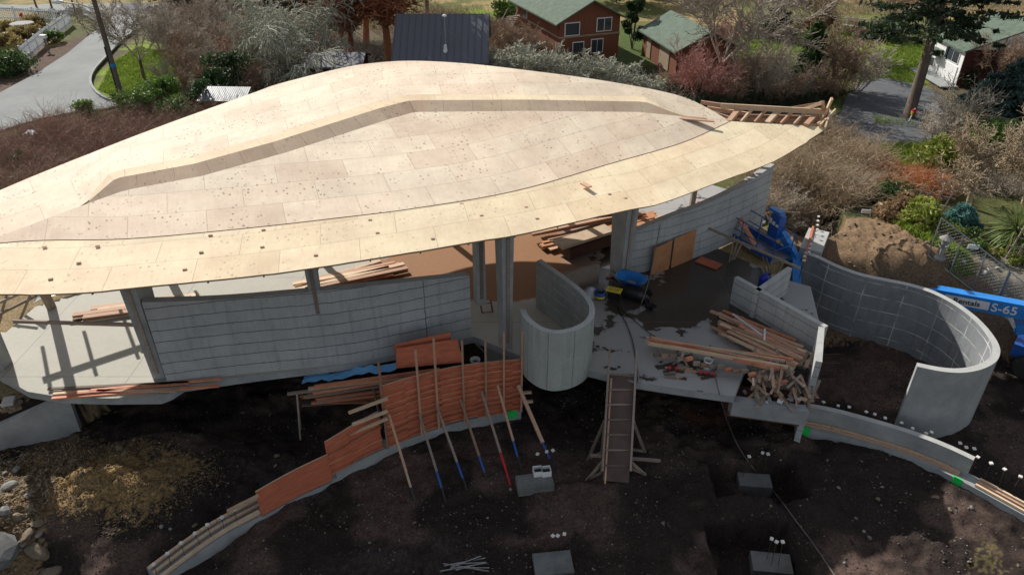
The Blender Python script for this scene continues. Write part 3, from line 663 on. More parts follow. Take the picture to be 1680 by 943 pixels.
# low ledge wall and steps near the debris
def solid(name, P, zb, zt, m, label, cat, group=None):
    mb = MB(); b_ = [V(p.x, p.y, zb) for p in P]; t_ = [V(p.x, p.y, zt) for p in P]
    n = len(P); mb.poly(t_)
    for i in range(n): mb.quad(b_[i], b_[(i+1) % n], t_[(i+1) % n], t_[i])
    return tag(mb.build(name, m, bevel=.02), label, cat, group)
P = [at(1198, 681, -.95), at(1321, 698, -.95), at(1321, 698, -.95)+V(0, .35, 0), at(1198, 681, -.95)+V(0, .35, 0)]
solid('ledge_wall', P, -.95, -.35, M_PLAIN, 'low straight concrete ledge below the heap of scrap timber', 'concrete ledge')
P = [P[3]+V(.02, .01, 0), P[2]+V(-.02, .01, 0), P[2]+V(-.1, 1.1, 0), P[3]+V(.02, .9, 0)]
solid('landing_block', P, -1.3, -.62, mat('red_brown_ply', (.14, .06, .04), (.09, .04, .03), 2), 'dark red brown recessed landing under the scrap timber heap', 'landing')
# left retaining wall
p0, p1 = V(-18.3, 18.75, -2.7), V(-15.55, 19.6, -2.7); e = empty('left_retaining_wall', (-17, 19, -2.5), 'smooth sloping concrete retaining wall below the rounded slab corner at left', 'retaining wall')
e.name = 'retaining_wall'
n = 10; Bq = [V(-22, 17.4, -2.7)]+[p0.lerp(p1, i/n) for i in range(n+1)]; Tq = [V(-22, 17.4, -2.1)]+[V(b_.x, b_.y+.1, -1.72+.95*(i/n)) for i, b_ in enumerate(Bq[1:])]
o, ot = wall_pts('wall', Bq, Tq, M_PLAIN, .28)
for k in (o, ot): k.parent = e; k.matrix_parent_inverse = Matrix.Translation((17, -19, 2.5))
# ------------------------------------------------------------------ boards and timber
def board(name, a, c, w_, h_, m, label, group, cat='board'):
    a = Vector(a); c = Vector(c); mid = (a+c)/2; mb = MB(); mb.beam(a-mid, c-mid, w_, h_); o = mb.build(name, m); o.location = mid
    return tag(o, label, cat, group)
def stack(px0, px1, z0, rows, layers, w_, h_, mats, label, group, jx=.35, fan=.04, name='board', rnd=None):
    rnd = rnd or random.Random(px0[0]); a = at(*px0, z0); c = at(*px1, z0); d = (c-a).normalized(); nr = V(-d.y, d.x, 0)
    for l in range(layers):
        for r in range(rows - (l if layers > 2 else 0)):
            off = nr*((r-rows/2)*(w_*1.12)+rnd.uniform(-.03, .03)) + V(0, 0, l*h_*1.08+h_/2)
            s = rnd.uniform(-jx, jx); e_ = rnd.uniform(-jx, jx); fa = nr*rnd.uniform(-fan, fan)*3
            board(name, a+off+d*s-fa, c+off+d*e_+fa, w_, h_, rnd.choice(mats), label, group)
stack((140, 515), (300, 492), .0, 4, 3, .24, .06, [M_PALE, M_LUMB], 'reddish plank in the sunlit pile on the slab beneath the left end of the roof', 'planks piled on the left slab', .5, .08, 'plank')
stack((490, 474), (640, 436), .0, 5, 3, .22, .07, [M_LUMB, M_RED, M_PALE], 'plank in the pile behind the long front wall near the middle post', 'planks behind the front wall', .5, .10, 'plank')
stack((120, 643), (322, 630), .0, 4, 2, .11, .05, [M_LUMB, M_LUMB2, M_PALE, M_REDB], 'thin board lying along the front edge of the slab at left', 'boards on the slab edge', .9, .05)
stack((900, 398), (1075, 352), .12, 3, 2, .30, .06, [M_LUMB, M_OSB], 'long plank lying under the eave in the middle of the slab', 'long planks under the middle eave', .6, .1, 'plank')
stack((870, 380), (1040, 350), .3, 2, 2, .25, .08, [M_RED, M_LUMB], 'long plank lying under the eave in the middle of the slab', 'long planks under the middle eave', .6, .1, 'plank')
mb = MB(); a = at(915, 402, .75); c = at(1000, 375, .75); d = (c-a).normalized(); mb.beam(V(0, 0, 0), c-a, .75, .14); o = mb.build('plywood_bundle', M_PALE); o.location = a; tag(o, 'pale bundle of plywood sheets raised on the dark stack under the middle eave', 'plywood bundle')
mb = MB(); mb.beam(a-V(-.3, -.1, .35), c-V(-.1, -.1, .35), .9, .5); tag(mb.build('lumber_bale', mat('dark_lumber', (.10, .045, .03), (.06, .03, .02), 3, perobj=.2)), 'dark red brown bale of lumber beneath the pale plywood bundle', 'lumber bale')
# large pile on the right
rr_ = random.Random(5)
for i in range(46):
    a = at(1172+rr_.uniform(-8, 16), 520+rr_.uniform(-14, 12)+(i % 7)*3, .08+.055*(i//8)); L = rr_.uniform(2.9, 4.1); ang = -.78+rr_.uniform(-.07, .07)
    c = a + V(math.cos(ang)*L*.97, math.sin(ang)*L*.86, rr_.uniform(-.02, .03)); a = a+V(rr_.uniform(0, .8), rr_.uniform(-.5, .3), 0)
    board('plank', a, c, .15, .05, rr_.choice([M_LUMB, M_LUMB, M_PALE, M_REDB]), 'long brown plank in the big slanting pile in front of the zigzag wall', 'planks in the big pile')
for i in range(14):
    a = at(1060+rr_.uniform(0, 14), 556+rr_.uniform(-3, 8), .35+.05*(i % 4)); c = at(1290+rr_.uniform(-20, 12), 592+rr_.uniform(-4, 14), .45+.05*(i % 4))
    board('joist', a, c, .06, .12, rr_.choice([M_LUMB, M_PALE, M_REDB]), 'long narrow joist in the bundle laid across trestles over the slab', 'joists laid on trestles', 'joist')
for i in range(17):
    p = at(1078+i*13, 580+i*2.9, .3); mb = MB(); mb.box((0, 0, 0), (.24, .12, .12), .25+rr_.uniform(-.2, .2)); o = mb.build('wood_block', rr_.choice([M_LUMB, M_LUMB2, M_REDB])); o.location = p+V(0, 0, rr_.uniform(-.05, .1)); tag(o, 'short wood block end under the long joist bundle', 'wood block', 'wood blocks under the joists')
def trestle(px, py, z, hgt, L, rz, label):
    p = at(px, py, z); e = empty('trestle', p, label, 'trestle', rz=rz)
    mb = MB(); mb.box((0, 0, hgt), (L, .09, .09)); mb.build('top_bar', M_LUMB2, e)
    for sx_ in (-1, 1):
        for sy in (-1, 1):
            mb = MB(); mb.beam((sx_*L*.45, sy*.28, 0), (sx_*L*.40, 0, hgt), .06, .06); mb.build('leg', M_LUMB2, e)
    return e
trestle(1120, 590, 0, .45, .9, 1.2, 'weathered trestle under the left end of the joist bundle')
trestle(1262, 622, 0, .45, .9, 1.2, 'weathered trestle under the right end of the joist bundle')
for i in range(60):
    px = rr_.uniform(1232, 1335); py = rr_.uniform(600, 668); p = at(px, py, .02 if py < 645 else -.5); L = rr_.uniform(.3, 1.15); ang = rr_.gauss(1.3, .4)
    d = V(math.cos(ang), math.sin(ang), rr_.uniform(-.1, .25))*L/2; zz = V(0, 0, .1+rr_.uniform(0, .45))
    board('offcut', p-d+zz, p+d+zz, rr_.uniform(.05, .13), .04, rr_.choice([M_LUMB, M_LUMB2, M_LUMB2, M_LUMB2, M_PALE]), 'short timber offcut in the untidy heap inside the corner of the zigzag wall', 'offcuts in the scrap heap', 'offcut')
M_SCR = [M_WHITE, M_PLAIN, M_REDP, M_YEL, M_PALE, M_STEEL]
for i in range(26):
    px = rr_.uniform(1215, 1322); py = 655+(px-1215)*.12+rr_.uniform(-12, 4); p = at(px, py, -.45); mb = MB()
    s = rr_.uniform(.06, .13); mb.box((0, 0, 0), (s*1.4, s, s*.8), rr_.uniform(0, 3), Matrix.Rotation(rr_.uniform(-.5, .5), 3, 'X')); o = mb.build('scrap_piece', rr_.choice(M_SCR[:2]+M_SCR), bevel=.01); o.location = p+V(0, 0, rr_.uniform(0, .2))
    tag(o, 'small piece of pale or coloured scrap along the lower edge of the timber heap', 'scrap', 'scrap pieces along the heap')
mb = MB(); a = at(1202, 515, .75); c = at(1250, 550, .75); mb.beam(a, c, .06, .04); d = (c-a).normalized(); mb.beam(c+V(-.02, -.35, .035), c+V(.2, .35, .035), .06, .03); tag(mb.build('aluminium_straightedge', mat('pale_aluminium', (.6, .62, .66), None, 3, .4, .05, metal=.5)), 'pale metal T shaped straightedge lying on the big plank pile', 'straightedge')
board('loose_plank', at(1146, 425, .05)+V(0, 0, 0), at(1180, 438, .05), .55, .06, M_RED, 'orange red plank lying on the wet slab below the open door leaf', None, 'plank').name = 'plank'
# ------------------------------------------------------------------ sawhorses, red sheets, ladder, tarp left of the stair
trestle(560, 702, PITZ+.1, 1.9, 3.2, .22, 'long dark sawhorse table standing at the left of the red sheets')
for i in range(9):
    a = atY(505+rr_.uniform(-10, 15), 634+i*3.4, 19.6+.05*i); c = atY(690+rr_.uniform(-20, 60), 606+i*3.6, 20.1+.05*i)
    board('joist', a, c, .09, .10, rr_.choice([M_LUMB2, M_REDB, M_LUMB]), 'long dark joist stacked behind the red formwork near the sawhorses', 'joists behind the formwork', 'joist')
for i in range(8):
    a = at(490+rr_.uniform(-5, 30), 657+rr_.uniform(-8, 10), -2.2+.05*i); c = at(640+rr_.uniform(-30, 20), 648+rr_.uniform(-8, 14), -2.2+.05*i)
    board('board', a, c, .10, .05, rr_.choice([M_LUMB2, M_REDB]), 'thin dark board lying on the ground beneath the sawhorse table', 'boards under the sawhorses')
mb = MB(); a = atY(650, 604, 20.0); c = atY(760, 594, 20.3); ta = atY(650, 572, 20.1); tc = atY(750, 556, 20.4); mb.hexa([a, c, c+V(0, .03, 0), a+V(0, .03, 0)], [ta, tc, tc+V(0, .03, 0), ta+V(0, .03, 0)])
tag(mb.build('form_sheet', M_RED), 'red plywood sheet leaning on the stacked joists behind the formwork', 'plywood sheet')
mb = MB(); a = atY(650, 600, 20.25); c = atY(740, 590, 20.5); ta = atY(647, 565, 20.3); tc = atY(739, 545, 20.6); mb.hexa([a, c, c+V(0, .03, 0), a+V(0, .03, 0)], [ta, tc, tc+V(0, .03, 0), ta+V(0, .03, 0)])
tag(mb.build('form_sheet', M_RED), 'second red plywood sheet just behind and left of the leaning one', 'plywood sheet')
mb = MB(); a = atY(495, 630, 20.1); c = atY(650, 606, 20.4); mb.grid([[a.lerp(c, i/14)+V(0, j*.12, .05*math.sin(i*2.7+j*1.9)+.05*math.sin(i*.9)+.02*j) for j in range(4)] for i in range(15)])
tag(mb.build('blue_tarp', mat('blue_tarp', (.22, .50, .80), (.14, .38, .66), 3, .5, .2), smooth=True), 'light blue tarp strip lying under the edge of the slab', 'tarp')
def ladder(p0, p1, wd, n, m, label):
    p0 = Vector(p0); p1 = Vector(p1); e = empty('ladder', p0, label, 'ladder'); d = p1-p0; s = d.cross(V(0, 1, 0)).normalized() if abs(d.normalized().y) < .9 else V(1, 0, 0); s = V(1, .15, 0).normalized()*wd/2
    for k in (-1, 1): MB().beam(s*k, d+s*k, .04, .08).build('ladder_rail', m, e)
    for i in range(n): q = d*((i+.6)/n); MB().beam(q-s, q+s, .035, .035, up=(0, 1, 0)).build('rung', m, e)
lt = at(796, 492, .45); lb = V(lt.x+.55, lt.y-1.25, -2.45)
ladder(lb, lt, .42, 9, mat('red_brown_ladder', (.22, .07, .05), (.13, .05, .04), 4, .6), 'red brown ladder rising from the stairwell to the slab left of the drum wall')
board('plank', at(775, 556, -.2), at(812, 594, -1.6), .3, .08, M_PLAIN, 'grey plank sloping into the stairwell gap beside the ladder', None)
# ------------------------------------------------------------------ curved form wall
base = [(268, 958), (320, 918), (372, 882), (428, 852), (490, 818), (550, 790), (600, 764), (650, 742), (700, 722), (750, 706), (800, 695), (855, 686)]
bw = [at(a, c, PITZ+.05) for a, c in smoothline(base, 5)]; bw = resample(bw, 80)
def col_of(p): return topx(p)
stem = empty('curved_stem_wall', at(600, 770, PITZ), 'low curved concrete stem wall under the red formwork', 'stem wall')
def parentto(o, e): o.parent = e; o.matrix_parent_inverse = Matrix.Translation(-e.location); return o
i0 = next(i for i, p in enumerate(bw) if col_of(p) > 548)
o, ot = wall_pts('wall', [V(p.x, p.y, -2.9) for p in bw[i0:]], [V(p.x, p.y, PITZ+.42) for p in bw[i0:]], M_PLAIN, .45, None, M_PLAIN)
parentto(o, stem); parentto(ot, stem)
stem2 = empty('curved_stem_wall', at(350, 900, PITZ), 'low curved concrete footing with timber form boards running out at bottom left', 'stem wall')
o, ot = wall_pts('wall', [V(p.x, p.y, -2.9) for p in bw[:i0+1]], [V(p.x, p.y, PITZ+.18) for p in bw[:i0+1]], M_PLAIN, .8, None, M_PLAIN); parentto(o, stem2); parentto(ot, stem2)
for off, wd in ((.12, .09), (.40, .09), (.66, .09)):
    mb = MB(); q = bw[:i0-6]
    for i in range(0, len(q)-1):
        a, c = q[i], q[i+1]; d = (c-a).normalized(); nr = V(-d.y, d.x, 0); mb.beam(V(a.x, a.y, PITZ+.25)+nr*off, V(c.x, c.y, PITZ+.25)+nr*off, wd, .09)
    parentto(mb.build('form_board', M_PALE), stem2)
form = empty('red_formwork', at(700, 720, PITZ), 'tall red plywood formwork with horizontal battens, upright studs and leaning braces', 'formwork')
def form_panel(c0, c1, zt0, zt1, zb, rows, inset=.1, plain=False):
    ids = [i for i, p in enumerate(bw) if c0 <= col_of(p) <= c1]; q = [bw[i] for i in ids]
    nrm = []
    for i in range(len(q)): d = q[min(i+1, len(q)-1)]-q[max(i-1, 0)]; d.normalize(); nrm.append(V(-d.y, d.x, 0))
    B_ = [V(p.x, p.y, zb)+n_*inset for p, n_ in zip(q, nrm)]; zt = lambda i: zt0+(zt1-zt0)*i/max(len(q)-1, 1)
    T_ = [V(p.x, p.y, zt(i)) for i, p in enumerate(B_)]
    # follow slanted top
    o, ot = wall_pts('form_panel', B_, T_, M_RED, .05, None, M_PALE); parentto(o, form); parentto(ot, form); ot.name = 'panel_cap'
    for r in range(rows):
        mb = MB()
        for i in range(len(q)-1):
            f = (r+.5)/rows; za = zb+(T_[i].z-zb)*f; zc = zb+(T_[i+1].z-zb)*f
            jo = .045*((((i+3)//8)*7+r*5) % 3-1); za += jo; zc += jo; mb.beam(V(B_[i].x, B_[i].y, za)-nrm[i]*.055, V(B_[i+1].x, B_[i+1].y, zc)-nrm[i]*.055, .11, .045)
        parentto(mb.build('batten', M_REDB), form)
    return B_, T_, nrm
zT0 = atY(640, 640, at(640, 755, PITZ).y+.1).z; zT1 = atY(868, 586, at(858, 684, PITZ).y+.1).z
B1, T1, n1_ = form_panel(634, 862, zT0, zT1, PITZ+.36, 9)
form_panel(545, 634, zT0-1.25, zT0-1.0, PITZ+.3, 4)
form_panel(424, 548, PITZ+1.25, PITZ+1.35, PITZ+.12, 0, .0)
def braces():
    tops = [(637, 595), (692, 575), (725, 556), (760, 560), (800, 555), (830, 546), (860, 543)]
    for k, (px, py) in enumerate(tops):
        i = min(range(len(bw)), key=lambda j: abs(col_of(bw[j])-px)); p = bw[i]; z1 = atY(px, py, p.y-.05).z
        MB().beam((p.x, p.y-.06, PITZ+.45), (p.x+.02, p.y+.0, z1), .07, .09, up=(0, 1, 0)).build('upright_stud', M_LUMB, None)
        parentto(bpy.data.objects[[o.name for o in bpy.data.objects if o.name.startswith('upright_stud')][-1]], form)
    tops2 = [(638, 680), (688, 680), (716, 665), (755, 655), (790, 643), (816, 632), (850, 632)]
    ends = [(681, 822), (732, 824), (768, 808), (803, 798), (838, 796), (856, 772), (912, 776)]
    cols = [None, M_BLUE, M_BLUE, M_BLUE, M_REDP, M_BLUE, M_BLUE]
    for k in range(7):
        g_ = ground_at(*ends[k]); i = min(range(len(bw)), key=lambda j: abs(col_of(bw[j])-tops2[k][0])); p = bw[i]; a = atY(*tops2[k], p.y-.08); 
        e = empty('brace_pole', g_, ['plain timber brace pole leaning on the formwork, leftmost of the row', 'leaning brace pole with blue lower end, second from the left', 'leaning brace pole with blue lower end, third from the left', 'leaning brace pole with blue lower end, just left of the red ended one', 'leaning brace pole with a bright red lower end', 'leaning brace pole with blue lower end, just right of the red ended one', 'thick doubled brace pole leaning at the right end, beside the footing with tubs'][k], 'brace', 'braces propping the red formwork')
        d = a-g_; MB().beam(d*.34, d, .075 if k < 6 else .12, .075).build('timber_brace', M_LUMB if k in (0, 3, 5, 6) else M_LUMB2, e)
        MB().tube([d*.16, d*.36], .04, 8).build('turnbuckle_sleeve', cols[k] or M_PALE, e)
        MB().tube([V(0, 0, -.05), d*.16], .035, 8).build('screw_foot', M_BLACK if k != 4 else M_REDP, e)
braces()
for k, (a, c) in enumerate((((572, 677), (636, 653)), ((578, 696), (636, 674)), ((573, 712), (636, 686)))):
    p = atY(*a, 17.9); q = atY(*c, 18.25); parentto(MB().beam(p, q, .07, .10).build('projecting_waler', M_PALE), form)
for (a, c) in (((373, 838), (425, 812)), ((380, 862), (425, 838))):
    parentto(MB().beam(atY(*a, 15.35), atY(*c, 15.7), .08, .08).build('projecting_waler', M_PALE), form)
for (px, py, zt) in ((866, 643, .1), (868, 658, .1)):
    parentto(MB().beam(atY(px-10, py+1, 20.5), atY(px+6, py, 20.55), .09, .09).build('projecting_waler', M_PALE), form)
# ------------------------------------------------------------------ right stem wall
rb_ = [(1310, 708), (1360, 718), (1420, 735), (1480, 754), (1530, 774), (1575, 796), (1630, 826), (1700, 866), (1760, 905)]
rw = resample([at(a, c, PITZ+.02) for a, c in smoothline(rb_, 4)], 50)
st3 = empty('curved_stem_wall', at(1450, 745, PITZ), 'low curved concrete stem wall on the right with green paint at both ends', 'stem wall')
k0 = next(i for i, p in enumerate(rw) if topx(p) > 1578)
o, ot = wall_pts('footing', [V(p.x, p.y, -2.9) for p in rw], [V(p.x, p.y, PITZ+.22) for p in rw], M_PLAIN, .55, None, M_PLAIN); parentto(o, st3); parentto(ot, st3); ot.name = 'footing_top'
back = []
for i in range(len(rw)): d = rw[min(i+1, len(rw)-1)]-rw[max(i-1, 0)]; d.normalize(); back.append(rw[i]+V(-d.y, d.x, 0)*.34)
o, ot = wall_pts('upstand', [V(p.x, p.y, PITZ+.2) for p in back[:k0]], [V(p.x, p.y, PITZ+.95) for p in back[:k0]], M_PLAIN, .22, None, M_RIM); parentto(o, st3); parentto(ot, st3)
for off, z_, m_, rng in ((.20, .26, M_LUMB, rw[1:k0-1]), (.27, .30, M_PALE, rw[1:k0-1]), (.10, .28, M_PALE, rw[k0+1:]), (.28, .28, M_LUMB, rw[k0+1:]), (.46, .28, M_PALE, rw[k0+1:])):
    mb = MB()
    for i in range(len(rng)-1): a, c = rng[i], rng[i+1]; d = (c-a).normalized(); nr = V(-d.y, d.x, 0); mb.beam(V(a.x, a.y, PITZ+z_)+nr*off, V(c.x, c.y, PITZ+z_)+nr*off, .08, .08)
    parentto(mb.build('form_board', m_), st3)
for i in (1, k0-2):
    a, c = rw[i], rw[i+1]; d = (c-a).normalized(); a = a - d*.1; parentto(MB().hexa([a+V(0, -.03, -.1), c+V(0, -.03, -.1), c+V(0, .04, -.1), a+V(0, .04, -.1)], [a+V(0, -.03, .25), c+V(0, -.03, .25), c+V(0, .04, .25), a+V(0, .04, .25)]).build('green_paint_mark', M_GREEN), st3)
a = bw[-4]; c = bw[-2]; parentto(MB().hexa([a+V(0, -.03, .1), c+V(0, -.03, .1), c+V(0, .04, .1), a+V(0, .04, .1)], [a+V(0, -.03, .44), c+V(0, -.03, .44), c+V(0, .04, .44), a+V(0, .04, .44)]).build('green_paint_mark', M_GREEN), stem)
# ------------------------------------------------------------------ footings
def footing(px, py, sx_, sy, sz, rz, label, lines=0):
    p = ground_at(px, py); mb = MB(); mb.box((0, 0, 0), (sx_, sy, sz), rz, Matrix.Rotation(.05, 3, 'X')); o = mb.build('footing_block', M_BLOCK, bevel=.04); o.location = p+V(0, 0, sz*.32); tag(o, label, 'footing', 'concrete footing blocks in the pit'); return p+V(0, 0, sz*.8)
fA = footing(877, 797, 1.2, .6, .34, .18, 'rough concrete footing block carrying two grey tubs')
fB = footing(907, 930, 1.15, .75, .28, .12, 'flat concrete footing block at the bottom centre of the pit')
fC = footing(1235, 800, 1.1, .6, .5, -.1, 'concrete footing block in the upper of the two dark holes')
fD = footing(1262, 935, 1.2, .7, .5, -.12, 'concrete footing block in the lower of the two dark holes')
def tub(px, py, z, r0, r1, h_, m, label, name='bucket', group=None, fill=None):
    p = at(px, py, z); e = empty(name, p, label, name.replace('_', ' '), group)
    MB().lathe([(0.001, .01), (r0, 0.01), (r1, h_), (r1*1.06, h_), (r1*1.06, h_-.03), (r1*1.0, h_-.03), (r0*1.02, 0), (.001, 0)], n=20).build('bucket_shell', m, e, smooth=False)
    MB().lathe([(.001, h_*.6), (r0*.96, h_*.6)], n=20).build('contents', fill or M_BLACK, e)
    hp = [V(r1*math.cos(a), r1*.2*math.sin(a)*0-.02, h_-.04+r1*.0+.1*math.sin(a)) for a in np.linspace(0, math.pi, 9)]
    MB().tube([V(r1*math.cos(a), -r1*abs(math.sin(a))*1.02, h_-.05-.06*math.sin(a)) for a in np.linspace(0, math.pi, 11)], .006, 5).build('handle', M_STEEL, e); return e
for k, px in enumerate((882, 896)):
    p = at(px, 778, fA.z-.03); e = empty('square_tub', p, ['left grey square tub on the rough footing block', 'right grey square tub on the rough footing block'][k], 'tub', 'tubs on the footing', rz=.15)
    mb = MB(); 
    for (cx, cy, dx, dy) in ((0, -.14, .30, .02), (0, .14, .30, .02), (-.14, 0, .02, .26), (.14, 0, .02, .26)): mb.box((cx, cy, .13), (dx, dy, .26))
    mb.box((0, 0, .02), (.26, .26, .03)); mb.build('tub_shell', M_WHITE, e); mb = MB(); mb.box((0, 0, .10), (.25, .25, .05)); mb.build('contents', M_BLACK, e)
tub(1160, 604, 0, .13, .155, .38, M_WHITE, 'white bucket standing on the slab under the joist bundle')
tub(780, 603, -.35, .14, .17, .38, M_WHITE, 'white bucket standing among the joists behind the formwork')
tub(1267, 607, .25, .12, .15, .34, mat('pale_blue_bucket', (.45, .55, .68), None, 3, .5, .05), 'pale blue white bucket lying on the joist end beside the heap')
# ------------------------------------------------------------------ rebar with caps
M_CAP = mat('white_safety_cap', (.78, .74, .68), (.6, .56, .5), 8, .6, .1)
def rebar_proto():
    e = empty('rebar_stake', (0, 0, 0), '', 'rebar'); MB().tube([V(0, 0, -1.0), V(0, 0, 0)], .009, 5).build('bar', M_RUST, e); MB().box((0, 0, .02), (.10, .10, .045), .4).build('safety_cap', M_CAP, e); return e
rp = None
def rebars(L, hgt, label, group, zb=None, lean=.0):
    global rp
    for (px, py) in L:
        z = (zb if zb is not None else PITZ)+hgt; p = at(px, py, z)
        if rp is None: rp = rebar_proto(); o = rp
        else: o = copy_tree(rp)
        o.location = p; o.rotation_euler = (rr_.uniform(-.08, .08), rr_.uniform(-.08, .08), rr_.uniform(0, 3)); tag(o, label, 'rebar', group)
rebars([(252, 926), (275, 908), (297, 891), (320, 875), (340, 861), (364, 849), (384, 836)], .75, 'rebar with a square white cap beside the footing at bottom left', 'capped rebar along the left footing')
rebars([(1351, 660), (1375, 666), (1393, 668), (1421, 676), (1435, 680), (1452, 686), (1479, 694), (1497, 703), (1519, 711), (1528, 709)], .85, 'rebar with a square white cap behind the right stem wall, below the hook wall', 'capped rebar behind the right stem wall')
rebars([(1575, 727), (1585, 734), (1598, 736), (1604, 750), (1626, 760), (1648, 770), (1674, 782)], .95, 'rebar with a square white cap above the boarded footing at the right edge', 'capped rebar at the right edge')
rebars([(1229, 749), (1251, 743), (1260, 745)], .5, 'rebar with a square white cap sticking out of the upper footing', 'capped rebar at the upper footing')
rebars([(1266, 884), (1274, 889), (1284, 889)], .5, 'rebar with a square white cap sticking out of the lower footing', 'capped rebar at the lower footing')
rebars([(907, 879), (915, 879), (926, 876)], .5, 'rebar with a square white cap sticking up behind the bottom centre footing', 'capped rebar at the centre footing')
rebars([(882, 745), (897, 741), (907, 739)], .5, 'rebar with a square white cap behind the footing with tubs', 'capped rebar behind the tub footing')
rebars([(1343, 356), (1342, 363), (1341, 370), (1341, 377), (1339, 384), (1333, 393), (1330, 401), (1328, 408), (1327, 414), (1320, 421), (1319, 428)], .4, 'rebar with a white cap in the line above the far end of the hook wall', 'capped rebar at the far end of the hook wall', zb=0.2)
e = empty('trench_footing', at(1338, 400, .2), 'narrow concrete footing continuing the hook wall into the dark trench', 'footing')
parentto(MB().beam(at(1328, 418, .15), at(1342, 385, .15), .9, .5).build('footing_body', M_RIM), e); parentto(MB().beam(at(1320, 428, .45), at(1334, 372, .45), .1, .08).build('ledger_board', M_RED), e)
# ------------------------------------------------------------------ ramp
rt = at(1020, 616, .08); rbm = ground_at(1010, 792); rE = empty('plank_ramp', rbm, 'long brown plank ramp with side rails from the pit up to the slab', 'ramp')
def rpx(f, s, dz=0): return rt.lerp(rbm+V(0, 0, .05), f) + V(s*.88, 0, dz)
M_RAMP = mat('dark_ramp_plywood', (.13, .085, .07), (.07, .045, .04), 1.5, .8, .3)
for k in range(7):
    parentto(MB().beam(rpx(k/7, 0, .0), rpx((k+.985)/7, 0, .0), .86, .04).build('ramp_board', M_RAMP), rE)
    parentto(MB().beam(rpx(k/7, -.49, .04), rpx(k/7, .49, .04), .05, .04).build('cleat', M_LUMB2), rE)
for s in (-1, 1):
    parentto(MB().beam(rpx(-.22, .53*s, .12), rpx(.92, .53*s, .1), .07, .2).build('side_rail', M_LUMB2), rE)
    parentto(MB().beam(rpx(0, .4*s, -.12), rpx(1, .4*s, -.12), .06, .18).build('joist', M_LUMB), rE)
    for f in (.42, .80):
        q = rpx(f, .56*s, -.1); g_ = V(q.x+.5*s, q.y-.1, gz(q.x+.5*s, q.y-.1)); parentto(MB().beam(q, g_, .06, .09).build('brace', M_LUMB2), rE)
        g2 = V(q.x, q.y, gz(q.x, q.y)); parentto(MB().beam(q+V(0, 0, .05), g2, .09, .09).build('post', M_LUMB2), rE)
        parentto(MB().beam(g2+V(0, 0, .05), g_+V(0, 0, .05), .06, .09).build('brace', M_LUMB2), rE)
q = rpx(.72, 0, -.2); parentto(MB().beam(q+V(-.9, 0, .03), q+V(1.45, -.15, -.08), .05, .12).build('cross_board', M_LUMB2), rE)
# ------------------------------------------------------------------ wheelbarrow
def wheelbarrow():
    p = at(1034, 478, 0); e = empty('wheelbarrow', p, 'bright blue wheelbarrow standing on the slab at the foot of the right wall', 'wheelbarrow', rz=-.55)
    def ring(a, b_, cx, z, n=20): return [V(cx+a*math.copysign(abs(math.cos(t_))**.6, math.cos(t_)), b_*math.copysign(abs(math.sin(t_))**.6, math.sin(t_)), z) for t_ in np.linspace(0, 2*math.pi, n, endpoint=False)]
    R_ = [ring(.30, .22, -.02, .32), ring(.62, .42, .0, .68), ring(.66, .45, 0, .69), ring(.60, .40, 0, .67), ring(.28, .20, -.02, .36)]
    mb = MB(); base_ = 0
    for r_ in R_: mb.v += [tuple(q) for q in r_]
    for i in range(4):
        for k in range(20): mb.f.append((i*20+k, i*20+(k+1) % 20, (i+1)*20+(k+1) % 20, (i+1)*20+k)); mb.uv += [(0, 0)]*4
    mb.f.append(tuple(80+k for k in range(20))); mb.uv += [(0, 0)]*20
    mb.build('tray', M_JBLUE, e, smooth=True)
    MB().box((0, 0, .42), (.34, .22, .06)).build('dried_mortar', M_PLAIN, e)
    for s in (-1, 1):
        MB().tube([V(-1.0, .28*s, .55), V(-.4, .25*s, .33), (.45, .10*s, .25), (.75, .06*s, .2)], .022, 8).build('handle', M_LUMB2, e)
        MB().tube([V(-.35, .24*s, .33), V(-.42, .26*s, .0)], .018, 6).build('leg', M_STEEL, e)
    mb = MB(); mb.tube([V(.75, -.05, .2), V(.75, .05, .2)], .2, 18); mb.build('wheel', M_RUB, e)
wheelbarrow()
# barrel, pump, hose reel, bag
bE = empty('black_barrel', at(1040, 490, 0), 'black plastic barrel lying on its side below the wheelbarrow', 'barrel', rz=-.5)
MB().tube([V(-.45, 0, .28), V(-.40, 0, .28), V(-.15, 0, .28), V(.15, 0, .28), V(.40, 0, .28), V(.45, 0, .28)], [.24, .27, .29, .29, .27, .24], 20).build('barrel_body', M_BLACK, bE, smooth=True)
for x in (-.2, .2): MB().tube([V(x-.02, 0, .28), V(x+.02, 0, .28)], .30, 20).build('barrel_hoop', M_BLACK, bE)
MB().tube([V(.42, .0, .2), V(.65, -.15, .12), V(.8, -.35, .1), V(1.0, -.42, .12)], [.16, .15, .13, .14], 12).build('flexible_duct', M_BLACK, bE, smooth=True)
yE = empty('yellow_pump', at(1006, 492, 0), 'small yellow topped pump with black frame standing on the slab by the drum wall', 'pump', rz=-.4)
MB().box((0, 0, .48), (.62, .36, .04)).build('yellow_lid', M_YEL, yE, bevel=.01)
MB().box((0, 0, .25), (.42, .26, .3)).build('motor', M_BLACK, yE, bevel=.03)
for sx_ in (-1, 1):
    for sy in (-1, 1): MB().tube([V(.28*sx_, .15*sy, 0), V(.28*sx_, .15*sy, .46)], .018, 6).build('frame_leg', M_BLACK, yE)
for r_ in range(3):
    mb = MB()
    for k in range(6): mb.box((-.2+k*.075+.01*((k*7+r_) % 3), .09-r_*.08, .5025), (.045, .03, .003))
    mb.build('label_print', mat('dark_print', (.12, .10, .03), None, 5), yE)
hE = empty('hose_reel', at(984, 490, 0), 'blue and yellow hose reel beside the drum wall rim', 'hose reel', rz=.3)
